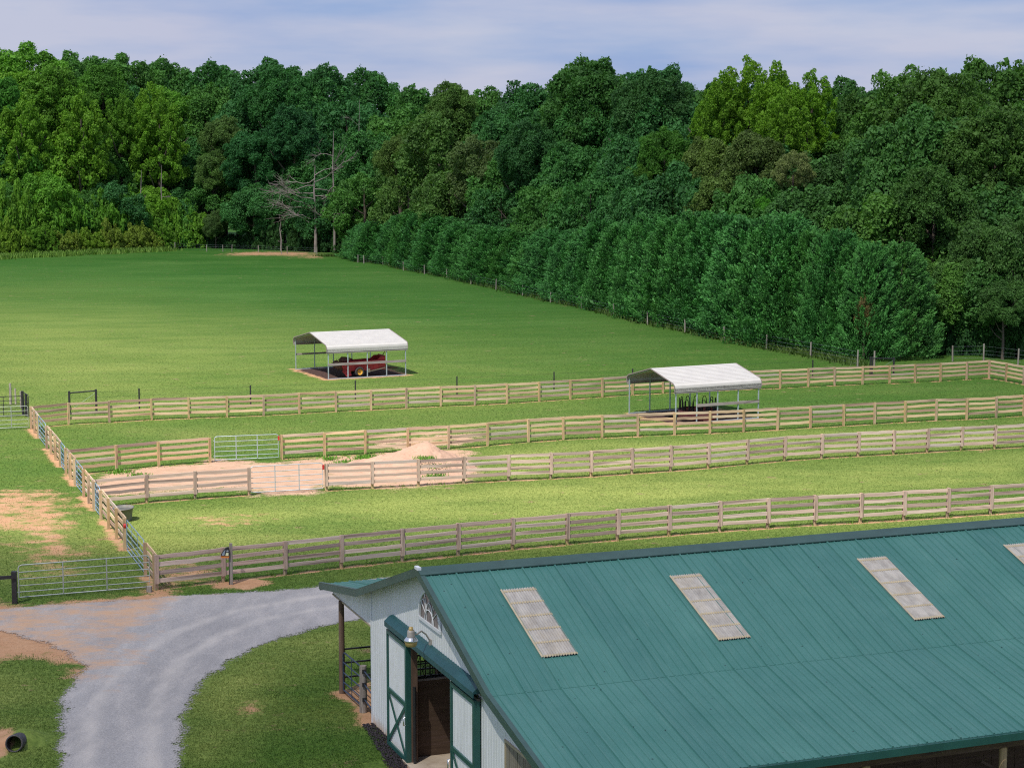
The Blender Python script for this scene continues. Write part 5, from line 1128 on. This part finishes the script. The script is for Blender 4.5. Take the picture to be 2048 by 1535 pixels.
# shrubs along the left field edge
lst = []
for x in np.arange(-50, 400, 21): lst.append((x, 400 + TR.uniform(-22, 22) + max(0, x - 250) * .15, 1.5, 42, TR.choice([(.075, .165, .024), (.060, .150, .030), (.088, .17, .024)]), 'tall leafy sapling behind the field edge weeds', 'saplings behind the field edge weeds'))
for x in np.arange(-40, 345, 26): lst.append((x, 455 + TR.uniform(-14, 14), -4.5, 28, TR.choice([(.105, .165, .022), (.085, .165, .024), (.12, .155, .03)]), 'yellow green bush in the front row of the field edge', 'bushes in front of the saplings'))
cnt = {}
for x, yt, off, rpx, col, lb, gp_ in lst:
    Y = ip(EDGE, x) + off; P, H, R = place(x, yt, Y, rpx); i = cnt.get(lb, 0); cnt[lb] = i + 1
    tree('shrub' if TR.random() < .75 else 'pop', P, H, R * (1 if H < 8 else 1.05), col, lb + ', ' + ordn(i) + ' from the left', gp_, low=.2, cat='bush', name='bush')
# understorey at the foot of the wood
k = 0
for x in list(np.arange(350, 700, 22)) + list(np.arange(1845, 2110, 26)):
    Y = ip(EDGE, x) + (2.5 if x < 700 else 4); P, H, R = place(x, (462 if x < 700 else 600) + TR.uniform(-25, 25), Y, 22 if x < 700 else 42)
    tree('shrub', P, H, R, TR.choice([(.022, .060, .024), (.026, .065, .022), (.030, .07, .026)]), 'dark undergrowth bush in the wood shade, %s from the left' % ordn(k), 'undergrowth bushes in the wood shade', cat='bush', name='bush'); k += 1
# conifer hedge
hx = [h[0] for h in HED]; pts = [G(x, y) for x, y in HED[1:]]
dist = [0]
for a, b in zip(pts, pts[1:]): dist.append(dist[-1] + (b - a).length)
s = -14.0; k = 0; hl = []
while s < dist[-1] - 4.0:
    i = max(0, min(len(dist) - 2, int(np.searchsorted(dist, s)) - 1)); t = (s - dist[i]) / (dist[i + 1] - dist[i]); p = pts[i].lerp(pts[i + 1], t)
    p = p + Vector((4.1, 1.7, 0)) + Vector((.9, .35, 0)) * (TR.uniform(-1, 1.6) if s < dist[-1] - 20 else -.6); xx, _ = pxof(p); yt = ip(HT, xx) + TR.uniform(-8, 9); H = D(xx, yt, p.y).z; hl.append((p, H)); s += TR.uniform(1.7, 2.5)
n = len(hl)
for i, (p, H) in enumerate(hl):
    tree('cyp', p, H * TR.uniform(.94, 1.04), TR.uniform(3.8, 4.9) if i < n - 5 else TR.uniform(2.6, 3.2), TR.choice([(.044, .134, .046), (.048, .138, .045), (.052, .138, .043), (.043, .130, .047)]), 'conifer of the long hedge, %s counting from its near right end' % ordn(n - 1 - i), 'conifers of the long hedge', cat='conifer', name='hedge_conifer')
P, H, R = place(1803, 488, 151, 72); tree('cyp', P, H, R * 1.1, (.050, .130, .042), 'lone conifer standing apart just right of the hedge end', 'conifers of the long hedge', cat='conifer', name='hedge_conifer')
P, H, R = place(1730, 585, 148.5, 22); tree('thin', P, H, R, (.115, .080, .045), 'thin browning tree in the gap at the hedge end', None, low=1.5)
# dead wood
def deadtree(name, label, P, H, seed, pts=None, nb=9, spread=.45, r0=.25, droop=0.0):
    r = random.Random(seed); t = empty(name, P, 0, label, 'dead tree'); m = MB()
    tk = [Vector((0, 0, -.2)), Vector((.1, 0, H * .35)), Vector((-.15, .1, H * .7)), Vector((.1, 0, H))]; m.tube(tk, [r0, r0 * .75, r0 * .5, r0 * .15], 8); m.build('trunk', M['deadwood'], t)
    for i in range(nb):
        z = H * (.3 + .62 * i / nb); a = r.uniform(-.5, .5) + (0 if i % 2 else math.pi); L_ = H * spread * r.uniform(.6, 1); b = MB()
        c = Vector((0, 0, z)); prev = [c]; dirv = Vector((math.cos(a), math.sin(a) * .5, .35 - droop * r.random()))
        for q in range(6):
            dirv = (dirv + Vector((r.uniform(-.4, .4), r.uniform(-.3, .3), r.uniform(-.45, .5)))).normalized(); c = c + dirv * L_ / 6; prev.append(c)
            if q > 1:
                for w_ in range(4):
                    d2 = (dirv + Vector((r.uniform(-.9, .9), r.uniform(-.6, .6), r.uniform(-.5, .9)))).normalized(); c2 = c + d2 * L_ * r.uniform(.12, .25); c3 = c2 + (d2 + Vector((r.uniform(-.5, .5), 0, r.uniform(-.4, .5)))).normalized() * L_ * .15
                    b.tube([c, c2, c3], [r0 * .10, r0 * .07, r0 * .03], 5, False)
        b.tube(prev, [r0 * .30, r0 * .25, r0 * .2, r0 * .16, r0 * .12, r0 * .08, r0 * .04], 6, False); b.build('limb', M['deadwood'], t)
    return t
P = G(629, 506); P.y -= 0; deadtree('dead_tree', 'big grey dead oak with sweeping bare limbs at the wood edge', P + Vector((0, 2, 0)), D(620, 330, P.y + 2).z, 5, nb=16, spread=.55, r0=.34, droop=.5)
P = G(667, 507); deadtree('dead_tree', 'tall narrow dead snag with a forked top at the wood edge', P + Vector((0, 2, 0)), D(667, 262, P.y + 2).z, 6, nb=5, spread=.22, r0=.24, droop=1.2)
P = D(716, 0, 331); deadtree('dead_tree', 'pale bare topped tree high in the wood right of the snag', Vector((P.x, 331, 0)), D(716, 200, 331).z, 9, nb=7, spread=.16, r0=.14)
for (x, y0, y1), lb in zip([(285, 470, 340), (325, 440, 330), (562, 505, 440), (1180, 0, 0)], ['pale slanting bare trunk in the shade left of the dark wood', 'second pale bare trunk in the left wood shade', 'thin pale trunk at the field edge left of the dead oak']):
    Y = ip(EDGE, x) + (1.0 if x < 400 else 0); p = Vector((D(x, y0, Y).x, Y, 0)); H = D(x, y1, Y).z
    deadtree('bare_trunk', lb, p, H, int(x), nb=2, spread=.10, r0=.20)

# ------------------------------------------------------------------ high clouds over the scene, out of frame above: real volumes that shade the land
def cloud(label, gx_, gy_, rx, ry, dens, H=520, th=60, seed=0, rz=0):
    c = Vector((gx_, gy_, 0)) + sun_vec * (H / sun_vec.z); r = random.Random(seed); V = []; nu, nv = 40, 24; Fs = []
    for j in range(nv + 1):
        ph = math.pi * j / nv
        for i in range(nu):
            a = 2 * math.pi * i / nu; k = 1 + .16 * mn.noise(Vector((math.cos(a) * 1.6 + seed, math.sin(a) * 1.6, math.cos(ph))))
            q = j / nv * 2; rr_ = min(q, 2 - q); zz = th * (1 - rr_ ** 2) ** 1.6 * (1 if q <= 1 else -1)
            V.append((rx * k * rr_ * math.cos(a), ry * k * rr_ * math.sin(a), zz))
    Fs = [(j * nu + i, (j + 1) * nu + i, (j + 1) * nu + (i + 1) % nu, j * nu + (i + 1) % nu) for j in range(nv) for i in range(nu)]
    mt = bpy.data.materials.new('cloud_vapour'); mt.use_nodes = True; t = mt.node_tree; t.nodes.clear(); o = N(t, 'ShaderNodeOutputMaterial'); pv = N(t, 'ShaderNodeVolumePrincipled')
    pv.inputs['Density'].default_value = dens; pv.inputs['Color'].default_value = (.97, .97, .98, 1); t.links.new(pv.outputs[0], o.inputs['Volume'])
    tag(MB().add(V, Fs, True).build('cloud', mt, None, c, (0, 0, rz)), label, 'cloud', None, 'structure')
cloud('soft cloud high over the far wood', 40, 420, 420, 285, .0066, seed=1)
cloud('soft cloud high over the right hand wood', 125, 215, 160, 185, .0085, seed=2)
cloud('soft cloud high over the barn', -5, 35, 130, 45, .0135, seed=3)
